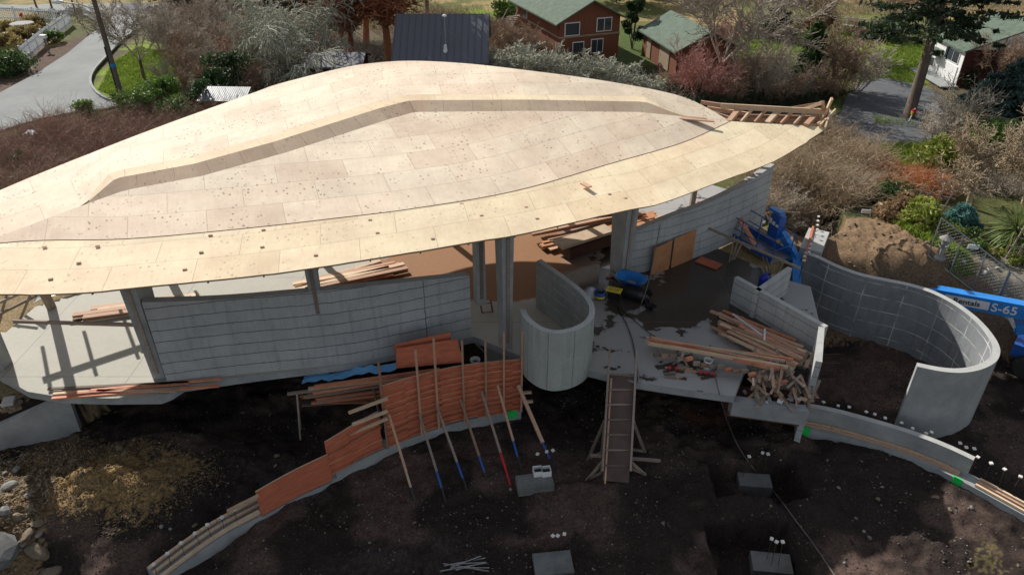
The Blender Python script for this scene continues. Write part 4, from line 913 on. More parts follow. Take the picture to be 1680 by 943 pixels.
for k in range(5): MB().tube([V(.20*math.cos(a), .20*math.sin(a), .12+.05*k) for a in np.linspace(0, 2*math.pi, 17)], .03, 6, False).build('hose_coil', M_BLUE if k > 1 else M_YEL, hE, smooth=True)
MB().lathe([(.03, 0), (.12, 0), (.12, .36), (.03, .38)]).build('reel_hub', M_BLACK, hE)
mb = MB(); n = 16; mb.grid([[V(.32*math.cos(t_)*math.sin(f)*(1+.15*math.sin(5*t_+f*4)), .26*math.sin(t_)*math.sin(f), .42*math.cos(f)*.9+.05*math.sin(7*t_)*math.sin(f)) for f in np.linspace(.02, 1.6, 8)] for t_ in np.linspace(0, 2*math.pi, n)])
o = mb.build('white_sack', mat('white_sack', (.55, .57, .6), (.4, .42, .46), 4, .8, .3), smooth=True); o.location = at(968, 484, .02); tag(o, 'crumpled whitish sack slumped against the top of the drum wall', 'sack')
jE = empty('blue_jug', at(1252, 470, 0), 'deep blue plastic jug on the slab behind the spur wall', 'jug')
MB().lathe([(.001, 0), (.20, 0), (.22, .06), (.22, .42), (.16, .52), (.07, .56), (.07, .62), (.001, .62)]).build('jug_body', mat('deep_blue_plastic', (.02, .05, .5), (.02, .04, .38), 3, .35, .05, spec=.5), jE, smooth=True)
MB().box((.12, 0, .6), (.14, .04, .04)).build('handle', M_BLACK, jE)
for i in range(9):
    p = at(1262+rr_.uniform(-7, 10), 462, 0); board('stake', p, p+V(rr_.uniform(-.5, .5), rr_.uniform(-.1, .4), rr_.uniform(.7, 1.2)), .035, .035, M_LUMB2, 'thin grey stake standing in the loose bunch behind the blue jug', 'stakes behind the blue jug', 'stake')
for i in range(3):
    p = at(1196+i*4, 430-i*2, 0); board('stake', p, p+V(.1+.1*i, .2, 1.2-.2*i), .06, .05, M_LUMB2, 'grey stake standing at the back slab edge beneath the long pole', 'stakes at the back slab edge', 'stake')
a = atY(1150, 370, at(1150, 400, .9).y); board('pole', at(1150, 369, 1.3), at(1312, 440, 1.2), .07, .09, M_LUMB2, 'long weathered pole guard rail reaching from the door leaf to the spur wall', None, 'pole')
# red capped things and scrap on slab front edge
for k, (px, py) in enumerate(((1098, 608), (1109, 609), (1149, 615), (1159, 616), (1170, 618))):
    p = at(px, py, .0); e = empty('form_clamp', p, 'small form clamp with a red knob on the wet patch at the slab front edge', 'clamp', 'red clamps on the slab edge')
    MB().box((0, 0, .04), (.2, .09, .07), .2).build('clamp_body', M_RUST, e); MB().lathe([(.001, .2), (.05, .18), (.06, .13), (.04, .08), (.001, .07)], n=10).build('knob', M_REDP, e, smooth=True)
for i in range(14):
    p = at(rr_.uniform(1080, 1180), rr_.uniform(603, 622), .03); board('offcut', p, p+V(rr_.uniform(.15, .4), rr_.uniform(-.1, .1), .01), .09, .05, rr_.choice([M_LUMB2, M_RUST, M_LUMB]), 'short dark offcut lying by the red clamps on the slab edge', 'offcuts by the clamps', 'offcut')
for (a, c) in (((962, 450), (978, 449)), ((995, 455), (1015, 450)), ((1045, 460), (1062, 452))): board('board', at(*a, .04), at(*c, .04), .12, .04, M_REDB, 'short reddish board on the slab near the wheelbarrow and pump', 'short boards near the pump')
p = [at(x, y, .03) for x, y in ((1000, 520), (1018, 505), (1030, 498), (1048, 520), (1030, 560), (1043, 600))]
def cable(name, P, r_, m, label, cat='cable'):
    P = [Vector(q) for q in smoothline([tuple(q) for q in P], 8)]; mb = MB(); mb.tube(P, r_, 6); return tag(mb.build(name, m, smooth=True), label, cat)
cable('power_cable', [at(1010, 500, .03), at(1022, 520, .03), at(1036, 552, .03), at(1043, 590, .03), at(1046, 624, .03)], .018, M_BLACK, 'black cable across the slab from the pump to the ramp head')
cable('power_cable', [at(1014, 502, .03), at(1040, 525, .03), at(1064, 545, .03), at(1090, 560, .03)], .014, M_BLACK, 'second black cable across the slab from the pump to the joist bundle')
cable('overhead_line', [at(1074, 446, .3)+V(0, 0, 2.2), at(1066, 455, 1.1), at(1055, 490, .6), at(1047, 512, .02)], .018, M_LUMB2, 'thin pale line hanging from the right wall to the slab past the wheelbarrow')
gl = [(1165, 566, .3), (1172, 610, .06), (1180, 645, .05)]; P = [at(*q) for q in gl]
P += [ground_at(x, y)+V(0, 0, .05) for x, y in smoothline([(1192, 690), (1212, 735), (1240, 775), (1275, 815), (1305, 855), (1335, 895), (1372, 950)], 6)]
cable('site_cable', P, .022, mat('grey_cable', (.16, .145, .13), None, 3), 'long grey brown cable dropping off the slab and crossing the pit to the bottom edge')
# loose metal rods bottom centre
for i in range(8):
    a = ground_at(725+rr_.uniform(-8, 30), 935+rr_.uniform(-12, 10)); c = ground_at(795+rr_.uniform(-12, 10), 925+rr_.uniform(-10, 16)); board('steel_rod', a+V(0, 0, .08), c+V(0, 0, .12), .03, .03, M_STEEL, 'thin bare rod in the small loose pile at the bottom edge of the pit', 'rods at the bottom edge', 'rod')
# ------------------------------------------------------------------ stones and rubble
def rock(n_seed, r_, m):
    rnd = np.random.default_rng(n_seed); import bmesh
    bm = bmesh.new(); bmesh.ops.create_icosphere(bm, subdivisions=2, radius=1)
    sc = rnd.uniform(.6, 1.1, 3)*[1, .8, .55]; off = rnd.uniform(0, 50, 3)
    pl = [(Vector(rnd.normal(size=3)).normalized(), rnd.uniform(.55, .85)) for _ in range(9)]
    for v_ in bm.verts:
        q = v_.co.copy()
        for nn, dd in pl:
            k = q.dot(nn)-dd
            if k > 0: q -= nn*k
        v_.co = V(q.x*sc[0], q.y*sc[1], q.z*sc[2])*r_
    me = bpy.data.meshes.new('stone'); bm.to_mesh(me); bm.free(); me.materials.append(m); return me
M_STONE = mat('grey_stone', (.30, .29, .27), (.17, .165, .16), 3, .95, .5); M_STONEB = mat('brown_stone', (.24, .19, .13), (.14, .11, .08), 3, .95, .5)
RK = [rock(i, 1, M_STONE if i % 2 else M_STONEB) for i in range(6)]
def stone(p, r_, label, group, me=None):
    o = bpy.data.objects.new('stone', me or rr_.choice(RK)); COL.objects.link(o); o.location = p; o.scale = (r_,)*3; o.rotation_euler = (rr_.uniform(-.4, .4), rr_.uniform(-.4, .4), rr_.uniform(0, 6)); return tag(o, label, 'stone', group)
for (px, py, r_) in ((45, 880, .35), (60, 905, .38), (30, 850, .28), (62, 860, .25), (15, 800, .3), (40, 790, .2), (50, 835, .2), (75, 912, .25), (10, 840, .3), (28, 770, .2), (84, 940, .3), (48, 815, .22)):
    stone(ground_at(px, py)+V(0, 0, r_*.2), r_, 'broken stone at the foot of the rubble bank on the left', 'stones of the left rubble bank')
for i in range(24):
    px, py = rr_.uniform(-10, 70), rr_.uniform(745, 930); stone(ground_at(px, py), rr_.uniform(.06, .16), 'broken stone at the foot of the rubble bank on the left', 'stones of the left rubble bank')
p = ground_at(12, 905); o = bpy.data.objects.new('concrete_chunk', rock(91, .9, M_BLOCK)); COL.objects.link(o); o.location = p+V(-.3, 0, .1); o.rotation_euler = (.15, -.3, .5); tag(o, 'large slanted grey concrete chunk at the bottom left corner', 'concrete chunk')
for (px, py, r_) in ((1440, 819, .12), (1534, 817, .16), (1404, 851, .11), (1426, 883, .12), (1417, 872, .08), (1264, 830, .09), (1357, 755, .06), (1414, 757, .06), (1375, 800, .09), (1594, 833, .08), (1558, 836, .08), (680, 858, .09), (612, 753, .08), (200, 738, .22), (205, 745, .14), (265, 865, .13), (280, 868, .1), (320, 862, .1), (800, 850, .06), (838, 803, .07), (1590, 922, .09), (1670, 928, .09), (1385, 924, .08), (455, 748, .13), (452, 764, .08), (390, 765, .06)):
    stone(ground_at(px, py)+V(0, 0, r_*.3), r_, 'pale stone lying loose on the dark pit floor', 'loose stones on the pit floor')
for i in range(130):
    px, py = rr_.uniform(60, 1660), rr_.uniform(715, 940)
    if 400 < px < 870 and py < 800: continue
    stone(ground_at(px, py)+V(0, 0, .01), rr_.uniform(.018, .05), 'pale stone lying loose on the dark pit floor', 'loose stones on the pit floor')
# pallet of stone blocks on the left terrace
for k in range(5):
    p = at(14+(k % 2)*9, 668-(k//2)*5, -.65+.12*(k//2)); o = MB().box((0, 0, 0), (.4, .35, .12), .3+k*.4).build('paving_block', M_RIM if k == 4 else M_STONEB, bevel=.01); o.location = p; tag(o, 'rough flat block in the little stack beside the slab corner at far left', 'block', 'blocks stacked at far left')
for i in range(26):
    p = at(rr_.uniform(-5, 90), rr_.uniform(655, 690), -.9); p.z = gz(p.x, p.y)+.03
    if p.y > 19.2: stone(p, rr_.uniform(.06, .17), 'rubble stone on the sunlit terrace below the slab corner at left', 'rubble on the left terrace')
for i in range(150):
    c = V(DP.x+.6+rr_.gauss(0, 1.7), DP.y+rr_.gauss(-.6, 1.4), 0); stone(V(c.x, c.y, gz(c.x, c.y)), rr_.uniform(.04, .15), 'brown clod on the big excavated soil heap behind the hook wall', 'clods on the soil heap', RK[0])
# silver foil / sheeting at the slab's left back edge
mb = MB(); mb.grid([[at(55+i*9, 500-i*2.3, 0)+V(.1*math.sin(i*2+j), .05+j*.22, .05+.14*abs(math.sin(i*1.3+j*1.9))) for j in range(5)] for i in range(14)])
tag(mb.build('plastic_sheeting', mat('silver_sheeting', (.62, .66, .68), (.4, .45, .46), 5, .3, .4, metal=.3), smooth=False), 'crumpled silvery plastic sheeting along the back left slab edge', 'plastic sheeting')
# ------------------------------------------------------------------ boom lift
def text_mesh(txt, size, m, parent, loc, rot, name='lettering', ext=.006):
    cu = bpy.data.curves.new(name, 'FONT'); cu.body = txt; cu.size = size; cu.extrude = ext; cu.align_x = 'CENTER'; cu.align_y = 'CENTER'; cu.offset = size*.012
    to = bpy.data.objects.new(name+'_src', cu); COL.objects.link(to); bpy.context.view_layer.update()
    me = bpy.data.meshes.new_from_object(to.evaluated_get(bpy.context.evaluated_depsgraph_get())); bpy.data.objects.remove(to)
    me.materials.append(m); o = bpy.data.objects.new(name, me); COL.objects.link(o); o.parent = parent; o.location = loc; o.rotation_euler = rot; return o
bl = empty('boom_lift', V(20.6, 24.4, -2.5), 'blue boom lift with lettered boom passing behind the hook wall and a railed work platform', 'boom lift')
L0 = bl.location.copy()
b0 = V(21.6, 22.6, .35); b1 = at(1535, 482, -.05); b2 = at(1385, 474, -1.2)
dB = (b1-b0).normalized()
def bp(o): return parentto(o, bl)
bp(MB().beam(b0, b1, .42, .62).build('boom', M_JBLUE, bevel=.02)); bp(MB().beam(b1-dB*.3, b2, .32, .45).build('boom_inner_section', M_JBLUE, bevel=.02)); bp(MB().beam(b2, V(12.2, 28.4, -.2), .26, .34).build('jib', M_BLUE, bevel=.02))
sideN = dB.cross(V(0, 0, 1)).normalized()
if sideN.y > 0: sideN = -sideN
ydir = V(0, 0, 1); xdir = -dB if (-dB).x > 0 else dB
rotm = Matrix((xdir, sideN.cross(xdir), sideN)).transposed().to_euler()
mid = at(1647, 515, .1)
def onboom(px, py, dz=0):   # point on the near side of the boom in pixel column px
    best = min((b0.lerp(b1, k/200) for k in range(-100, 201)), key=lambda q: abs(topx(q)-px)); return best + sideN*.222
q = onboom(1648, 0); text_mesh('S-65', .50, M_WHITE, bl, q+sideN*.004-L0+V(0, 0, -.02), rotm)
q = onboom(1586, 0); o = MB().box((0, 0, 0), (1.55, .36, .008)).build('sign_plate', M_WHITE, bl); o.location = q-L0+sideN*.002; o.rotation_euler = rotm
text_mesh('Rentals', .32, M_BLACK, bl, q+sideN*.012-L0, rotm)
# chassis, turret, wheels
bp(MB().box((21.6, 23.4, -1.55), (2.6, 2.1, .55), -.7).build('chassis', M_BLUE, bevel=.05))
tr = V(20.75, 22.6, -.75)
bp(MB().box(tr+V(.7, -.1, -.15), (2.6, 1.2, .5), -.72).build('turret', M_BLUE, bevel=.04))
bp(MB().box(tr+V(.6, -.25, .38), (1.5, .95, .75), -.72).build('engine_cover', M_WHITE, bevel=.15))
bp(MB().beam(tr+V(-1.0, .9, .2), tr+V(.2, .5, .45), .3, .45).build('tower_link', M_JBLUE, bevel=.03)); bp(MB().beam(tr+V(-1.0, .9, .2), tr+V(-1.3, 1.5, .8), .1, .12).build('lift_cylinder', M_WHITE))
rt2 = Matrix.Rotation(-.72, 3, 'Z')
nrmt = rt2 @ V(0, -1, 0); tx = Matrix((rt2 @ V(1, 0, 0), V(0, 0, 1), nrmt)).transposed().to_euler()
text_mesh('1-800-UR-RENTS', .2, M_WHITE, bl, tr+V(.7, -.1, -.15)+nrmt*.61-L0, tx)
for k, (wx, wy) in enumerate(((20.35, 22.9), (21.7, 21.6), (22.0, 24.9))):
    c = V(wx, wy, -2.05); ax = V(-.62, -.78, 0).normalized()
    wo = bp(MB().tube([c-ax*.18, c-ax*.14, c+ax*.14, c+ax*.18], [.40, .47, .47, .40], 24).build('wheel', M_RUB, smooth=False)); r2 = MB().tube([c+ax*.15, c+ax*.19], [.25, .22], 18).build('rim', M_WHITE); r2.parent = wo; r2.matrix_parent_inverse = Matrix.Translation(-L0)
# platform
pc = V(11.0, 28.9, .15); pr = math.atan2(-2.6, 1.35); PM = Matrix.Rotation(pr, 3, 'Z')
def P_(x, y, z): return pc + PM @ V(x, y, z)
hx, hy = 1.45, .55
mb = MB(); mb.box(pc, (2*hx, 2*hy, .06), pr); bp(mb.build('platform_floor', M_STEEL))
for z, r_ in ((1.1, .025), (.58, .02)):
    P4 = [P_(-hx, -hy, z), P_(hx, -hy, z), P_(hx, hy, z), P_(-hx, hy, z), P_(-hx, -hy, z)]; bp(MB().tube(P4, r_, 6).build('guard_rail', M_BLUE))
for (x, y) in ((-hx, -hy), (-.5, -hy), (.5, -hy), (hx, -hy), (hx, hy), (.5, hy), (-.5, hy), (-hx, hy)): bp(MB().tube([P_(x, y, 0), P_(x, y, 1.1)], .022, 6).build('rail_post', M_BLUE))
for sgn in (-1, 1): bp(MB().box(pc+PM @ V(0, sgn*(hy+.01), .16), (2*hx, .03, .28), pr).build('toe_board', M_BLUE))
bp(MB().box(pc+PM @ V(0, -hy-.045, .16), (.5, .01, .16), pr).build('sticker', M_WHITE))
bp(MB().box(P_(.25, hy+.18, .95), (.55, .4, 1.05), pr).build('control_console', M_BLUE, bevel=.04))
bp(MB().box(P_(.1, hy+.18, 1.62), (.65, .32, .12), pr).build('console_hood', M_JBLUE, bevel=.02))
for k in range(3): bp(MB().box(P_(.08+.2*k, hy-.075, 1.2-.05*k), (.15, .012, .25-.07*k), pr).build('sticker', M_WHITE))
bp(MB().beam(P_(.5, hy+.3, .7), P_(1.5, hy+.35, -.1), .28, .3).build('rotator_arm', M_JBLUE, bevel=.02)); bp(MB().beam(P_(1.5, hy+.35, -.1), P_(2.3, .3, -.9), .35, .35).build('rotator_head', M_JBLUE, bevel=.02))
bp(MB().beam(P_(1.1, hy+.15, -.3), P_(1.6, hy+.2, .15), .12, .3).build('link_plate', M_JBLUE))
board('plank', P_(-1.3, -.25, 1.15), P_(.2, -.35, .25), .25, .05, M_REDB, 'reddish plank leaning over the rail inside the blue work platform', None)
def scatter(name, n, region, sz, cols, label, seed, dens=None):
    g_ = np.random.default_rng(seed); x_ = g_.uniform(region[0], region[1], n); y_ = g_.uniform(region[2], region[3], n)
    k_ = y_ < np.interp(x_, BX, BY)-.4; k_ &= (fbm(x_*.9+3, y_*.9, 4) > g_.uniform(.38, .62, n)) if dens is None else inpoly(x_+g_.normal(0, .3, n), y_+g_.normal(0, .3, n), dens)
    x_ = x_[k_]; y_ = y_[k_]; n = len(x_); z_ = terrain(x_, y_); r_ = sz*g_.lognormal(0, .45, n); o6 = np.array([(1, 0, 0), (0, 1, 0), (-1, 0, 0), (0, -1, 0), (0, 0, .7), (0, 0, -.7)], float)
    a_ = g_.random(n)*6.28; el = g_.uniform(.6, 1.5, n); vs = np.zeros((n, 6, 3)); px_ = o6[None, :, 0]*el[:, None]; py_ = o6[None, :, 1]/el[:, None]
    vs[:, :, 0] = (px_*np.cos(a_)[:, None]-py_*np.sin(a_)[:, None])*r_[:, None]+x_[:, None]; vs[:, :, 1] = (px_*np.sin(a_)[:, None]+py_*np.cos(a_)[:, None])*r_[:, None]+y_[:, None]; vs[:, :, 2] = (o6[None, :, 2]+.2)*r_[:, None]+z_[:, None]
    f_ = np.array([(0, 1, 4), (1, 2, 4), (2, 3, 4), (3, 0, 4), (1, 0, 5), (2, 1, 5), (3, 2, 5), (0, 3, 5)]); F_ = (np.arange(n)*6)[:, None, None]+f_[None]
    m, t, b = base_mat(name+'_material', .95); geo = t.nodes.new('ShaderNodeNewGeometry'); rp_ = t.nodes.new('ShaderNodeValToRGB'); t.links.new(geo.outputs['Random Per Island'], rp_.inputs[0]); e_ = rp_.color_ramp.elements; e_[0].color = (*cols[0], 1); e_[1].color = (*cols[-1], 1)
    for i_, c_ in enumerate(cols[1:-1]): q_ = e_.new(.35+.3*i_); q_.color = (*c_, 1)
    t.links.new(rp_.outputs[0], b.inputs['Base Color']); return tag(npmesh(name, vs.reshape(-1, 3), F_.reshape(-1, 3), m), label, 'gravel', kind='stuff')
scatter('gravel', 26000, (-19, 21, 12.6, 24), .020, [(.02, .017, .015), (.045, .036, .03), (.09, .08, .07), (.26, .24, .21)], 'fine gravel and debris strewn over the dark pit floor', 1)
scatter('gravel', 48000, (GP.x-4, GP.x+5, GP.y-3, GP.y+3.2), .018, [(.11, .08, .04), (.17, .12, .06), (.20, .145, .075), (.27, .21, .13)], 'yellowish gravel covering the low mound at the left of the pit', 2, [(GP.x-3, GP.y-1.6), (GP.x+2.2, GP.y-1.2), (GP.x+4.0, GP.y+.9), (GP.x-.5, GP.y+2.3), (GP.x-3.4, GP.y+1.8)])
scatter('gravel', 14000, (-19, -14.5, 12.6, 19.5), .03, [(.08, .055, .03), (.16, .11, .06), (.24, .18, .11), (.36, .31, .24)], 'loose brown rubble grit on the left bank', 3, [(-19.5, 12), (LP.x+1.3, 12), (LP.x+1.8, 15), (LP.x+1.2, 18.6), (-19.5, 18.6)])
# ------------------------------------------------------------------ vegetation builders
def segs_mesh(name, A, Bv, ra, rb2, m, parent=None, k=3):
    A = np.asarray(A, float); Bv = np.asarray(Bv, float); ra = np.asarray(ra, float); rb2 = np.asarray(rb2, float); d = Bv-A
    d /= np.linalg.norm(d, axis=1, keepdims=True)+1e-9; ref = np.where(np.abs(d[:, 2:3]) < .9, [[0, 0, 1.]], [[1., 0, 0]]); x = np.cross(d, ref); x /= np.linalg.norm(x, axis=1, keepdims=True)+1e-9; y = np.cross(d, x)
    n = len(A); vs = np.zeros((n, 2*k, 3))
    for j in range(k):
        a = 2*math.pi*j/k; off = x*math.cos(a)+y*math.sin(a); vs[:, j] = A+off*ra[:, None]; vs[:, k+j] = Bv+off*rb2[:, None]
    b_ = (np.arange(n)*2*k)[:, None]; F_ = np.concatenate([np.concatenate([b_+j, b_+(j+1) % k, b_+k+(j+1) % k, b_+k+j], 1) for j in range(k)], 0)
    return npmesh(name, vs.reshape(-1, 3), F_, m, parent)
class Tree:
    def __init__(s, seed): s.r = random.Random(seed); s.A = []; s.B = []; s.ra = []; s.rb = []; s.tips = []; s.trunkn = 0
    def seg(s, a, b_, r0, r1): s.A.append(tuple(a)); s.B.append(tuple(b_)); s.ra.append(r0); s.rb.append(r1)
    def grow(s, p, d, L, r_, lev, P):
        n = P['n'][lev]; step = L/n; d = d.normalized(); pts = [p]
        for i in range(n):
            w_ = P['wig'][lev]; d = (d + V(s.r.gauss(0, w_), s.r.gauss(0, w_), s.r.gauss(0, w_)+P['up'][lev])).normalized()
            q = p + d*step; r1 = max(r_*(1-.75*(i+1)/n), P['rmin']); s.seg(p, q, max(r_*(1-.75*i/n), P['rmin']), r1); p = q; pts.append(q)
            if lev+1 < len(P['n']):
                for _ in range(P['kids'][lev] if i >= P['start'][lev] else 0):
                    ax = V(s.r.gauss(0, 1), s.r.gauss(0, 1), s.r.gauss(0, .6)); ax = (ax - d*ax.dot(d)).normalized(); sp = P['spread'][lev]
                    s.grow(p.lerp(p-d*step, s.r.random()), (d+ax*sp*s.r.uniform(.6, 1.3)).normalized(), L*P['ratio'][lev]*s.r.uniform(.6, 1.15), r1*.6, lev+1, P)
        s.tips.append(p)
    def mesh(s, name, m, parent=None, a=0, b_=None, k=3): return segs_mesh(name, s.A[a:b_], s.B[a:b_], s.ra[a:b_], s.rb[a:b_], m, parent, k)
def leafcloud(name, centers, radii, n, size, m, parent=None, seed=1, long_=1.6, flat=.0):
    g_ = np.random.default_rng(seed); centers = np.asarray(centers, float); radii = np.asarray(radii, float); k = g_.integers(0, len(centers), n)
    d = g_.normal(size=(n, 3)); d /= np.linalg.norm(d, axis=1, keepdims=True); rr = g_.random(n)**.45
    P_0 = centers[k] + d*rr[:, None]*radii[k]
    u = g_.normal(size=(n, 3)) + d*.6; u /= np.linalg.norm(u, axis=1, keepdims=True); w_ = np.cross(u, g_.normal(size=(n, 3))); w_ /= np.linalg.norm(w_, axis=1, keepdims=True)
    s_ = size*g_.uniform(.6, 1.3, n)[:, None]; vs = np.stack([P_0-u*s_*long_*.5, P_0+w_*s_*.45, P_0+u*s_*long_*.5, P_0-w_*s_*.45], 1)
    return npmesh(name, vs.reshape(-1, 3), (np.arange(n)*4)[:, None]+np.arange(4), m, parent)
def leafmat(name, c1, c2, c3=None):
    m, t, b = base_mat(name, .55, spec=.3); geo = t.nodes.new('ShaderNodeNewGeometry'); n_ = noise(t, .9, 4, .6, coord(t, 'Object'))
    col = mixc(t, geo.outputs['Random Per Island'], c1, c2); col = mixc(t, ramp(t, n_, .4, .65), col, c3 or tuple(x*.55 for x in c1)); 
    b.inputs['Base Color'].default_value = (*c1, 1); t.links.new(col, b.inputs['Base Color'])
    tr_ = t.nodes.new('ShaderNodeBsdfTranslucent'); t.links.new(col, tr_.inputs[0]); mx = t.nodes.new('ShaderNodeMixShader'); mx.inputs[0].default_value = .3
    t.links.new(b.outputs[0], mx.inputs[1]); t.links.new(tr_.outputs[0], mx.inputs[2]); t.links.new(mx.outputs[0], t.nodes['Material Output'].inputs[0]); return m
def twig(name, c, c2): return mat(name, c, c2, 1.2, .9, 0, perobj=.15)
T_GREY = twig('grey_twigs', (.46, .40, .32), (.32, .27, .21)); T_BROWN = twig('brown_twigs', (.38, .27, .19), (.26, .175, .12)); T_RED = twig('reddish_twigs', (.46, .24, .20), (.33, .16, .13))
T_PALE = twig('lichen_twigs', (.50, .50, .40), (.36, .36, .28)); T_OR = twig('orange_bark', (.48, .20, .10), (.33, .12, .06)); T_BARK = twig('dark_bark', (.15, .115, .09), (.085, .065, .05)); T_TAN = twig('tan_stalks', (.50, .39, .26), (.34, .26, .17)); T_RUST = twig('rust_bramble', (.52, .24, .11), (.36, .15, .07))
L_DARK = leafmat('dark_evergreen_leaf', (.035, .07, .022), (.05, .10, .03)); L_GREEN = leafmat('bright_shrub_leaf', (.10, .19, .03), (.15, .24, .05)); L_YEL = leafmat('yellow_green_leaf', (.22, .26, .04), (.30, .32, .06), (.10, .13, .02))
L_BLUE = leafmat('blue_spruce_leaf', (.075, .13, .11), (.10, .17, .145)); L_FIR = leafmat('fir_needle', (.03, .05, .022), (.045, .072, .03)); L_IVY = leafmat('ivy_leaf', (.06, .11, .03), (.09, .15, .04)); L_TEAL = leafmat('teal_needle', (.12, .27, .24), (.18, .34, .30), (.08, .18, .16))
BUSH = dict(n=[5, 4, 3, 2], wig=[.10, .18, .25, .3], up=[.02, .05, .05, .02], kids=[2, 2, 1, 0], start=[1, 0, 0, 0], spread=[.55, .7, .8, .8], ratio=[.5, .55, .55, .5], rmin=.012)
TREE = dict(n=[6, 5, 4, 3], wig=[.08, .16, .22, .3], up=[.03, .06, .05, .02], kids=[2, 2, 2, 0], start=[2, 0, 0, 0], spread=[.8, .8, .8, .8], ratio=[.6, .5, .5, .5], rmin=.013)
def bush_proto(seed, m, stems=7, H=3.2, fan=.7, P=BUSH, r_=.05, lab='bush'):
    e = empty('bare_shrub', (0, 0, -50)); T_ = Tree(seed)
    for i in range(stems):
        a = i*2.4+T_.r.random(); f = fan*T_.r.uniform(.3, 1.1); T_.grow(V(math.cos(a)*.15, math.sin(a)*.15, -.05), V(math.cos(a)*f, math.sin(a)*f, 1), H*T_.r.uniform(.75, 1.05), r_, 0, P)
    T_.mesh('branches', m, e); return e
def tree_proto(seed, m, mt, H=5, P=TREE, r_=.16, name='bare_tree', d0=(0.05, 0, 1)):
    e = empty(name, (0, 0, -50)); T_ = Tree(seed); tl = H*.3; p = V(0, 0, -.1); q = V(d0[0]*tl, d0[1]*tl, tl); MB().tube([p, p.lerp(q, .5)+V(.03, .02, 0), q], [r_*1.2, r_, r_*.85], 8).build('trunk', mt, e, smooth=True)
    for i in range(5):
        a = i*1.3+T_.r.random()*.5; f = T_.r.uniform(.35, .9); T_.grow(q-V(0, 0, .1), V(math.cos(a)*f+d0[0], math.sin(a)*f, 1), H*.72*T_.r.uniform(.8, 1.05), r_*.55, 0, P)
    T_.mesh('crown', m, e); return e
protos = {}
PR = {}
def place(key, px, py, s, label, cat, group=None, z=0.0, sz=None, name=None):
    p = at(px, py, z); p.z = gz(p.x, p.y) if z == 0 else z
    if key not in PR: PR[key] = False; o = protos[key]
    else: o = copy_tree(protos[key])
    o.location = p-V(0, 0, .05); s = s*(.66 if key[:4] in ('grey', 'brow', 'red0', 'red1', 'pale') else 1.0); o.scale = (s, s, (sz or s)*(.9 if key[:4] == 'pale' else 1)); o.rotation_euler = (0, 0, rr_.uniform(0, 6.28))
    if name: o.name = name
    tag(o, label, cat, group); return o
for k, sd_ in enumerate((11, 12, 13)):
    protos['grey%d' % k] = bush_proto(sd_, T_GREY, 7, 3.0, .8); protos['brown%d' % k] = bush_proto(sd_+20, T_BROWN, 8, 2.6, .9)
protos['red0'] = bush_proto(41, T_RED, 7, 3.4, .6); protos['red1'] = bush_proto(42, T_RED, 8, 3.0, .7)
for k in range(3): protos['pale%d' % k] = bush_proto(51+k, T_PALE, 6, 2.4, .9, dict(BUSH, wig=[.25, .35, .4, .4], rmin=.032, kids=[2, 2, 1, 0]), .09)
WEEP = dict(BUSH, n=[6, 5, 4, 3], up=[.02, -.10, -.22, -.2], wig=[.12, .2, .22, .22], kids=[2, 2, 2, 0], rmin=.014)
protos['weep'] = bush_proto(61, T_PALE, 6, 3.4, .9, WEEP, .08)
protos['tree0'] = tree_proto(71, T_BROWN, T_BARK, 5.5); protos['tree1'] = tree_proto(72, T_GREY, T_BARK, 5, r_=.12)
protos['madrona'] = tree_proto(81, T_OR, T_OR, 8.5, dict(TREE, wig=[.16, .2, .25, .3], kids=[3, 2, 1, 0], start=[0, 0, 0, 0], rmin=.03), .26, 'madrona_tree', (.1, 0, 1))
protos['orchard'] = tree_proto(82, T_TAN, T_TAN, 3.2, dict(TREE, wig=[.2, .25, .3, .3]), .11, 'bare_fruit_tree')
for k in list(protos):
    if protos[k] is not None: pass
def leafy(name, px, py, w_, h_, m, n, size, label, cat, group=None, seed=1, clumps=14, z=None, long_=1.6):
    p = at(px, py, 0 if z is None else z); p.z = gz(p.x, p.y) if z is None else z; e = empty(name, p, label, cat, group); g_ = np.random.default_rng(seed)
    c = []; r_ = []
    for i in range(clumps):
        f = g_.random(); a = g_.random()*6.28; rad = w_*.5*math.sqrt(g_.random())*(1-.55*max(f-.4, 0)); c.append((math.cos(a)*rad, math.sin(a)*rad, h_*(.2+.7*f))); s_ = g_.uniform(.16, .34)*w_; r_.append((s_, s_, s_*.8))
    leafcloud('foliage', c, r_, n, size, m, e, seed, long_)
    T_ = Tree(seed)
    for cc in c[:8]: T_.seg((0, 0, -.1), (cc[0]*.5, cc[1]*.5, cc[2]*.6), .04, .03); T_.seg((cc[0]*.5, cc[1]*.5, cc[2]*.6), cc, .03, .015)
    T_.mesh('stems', T_BARK, e); return e
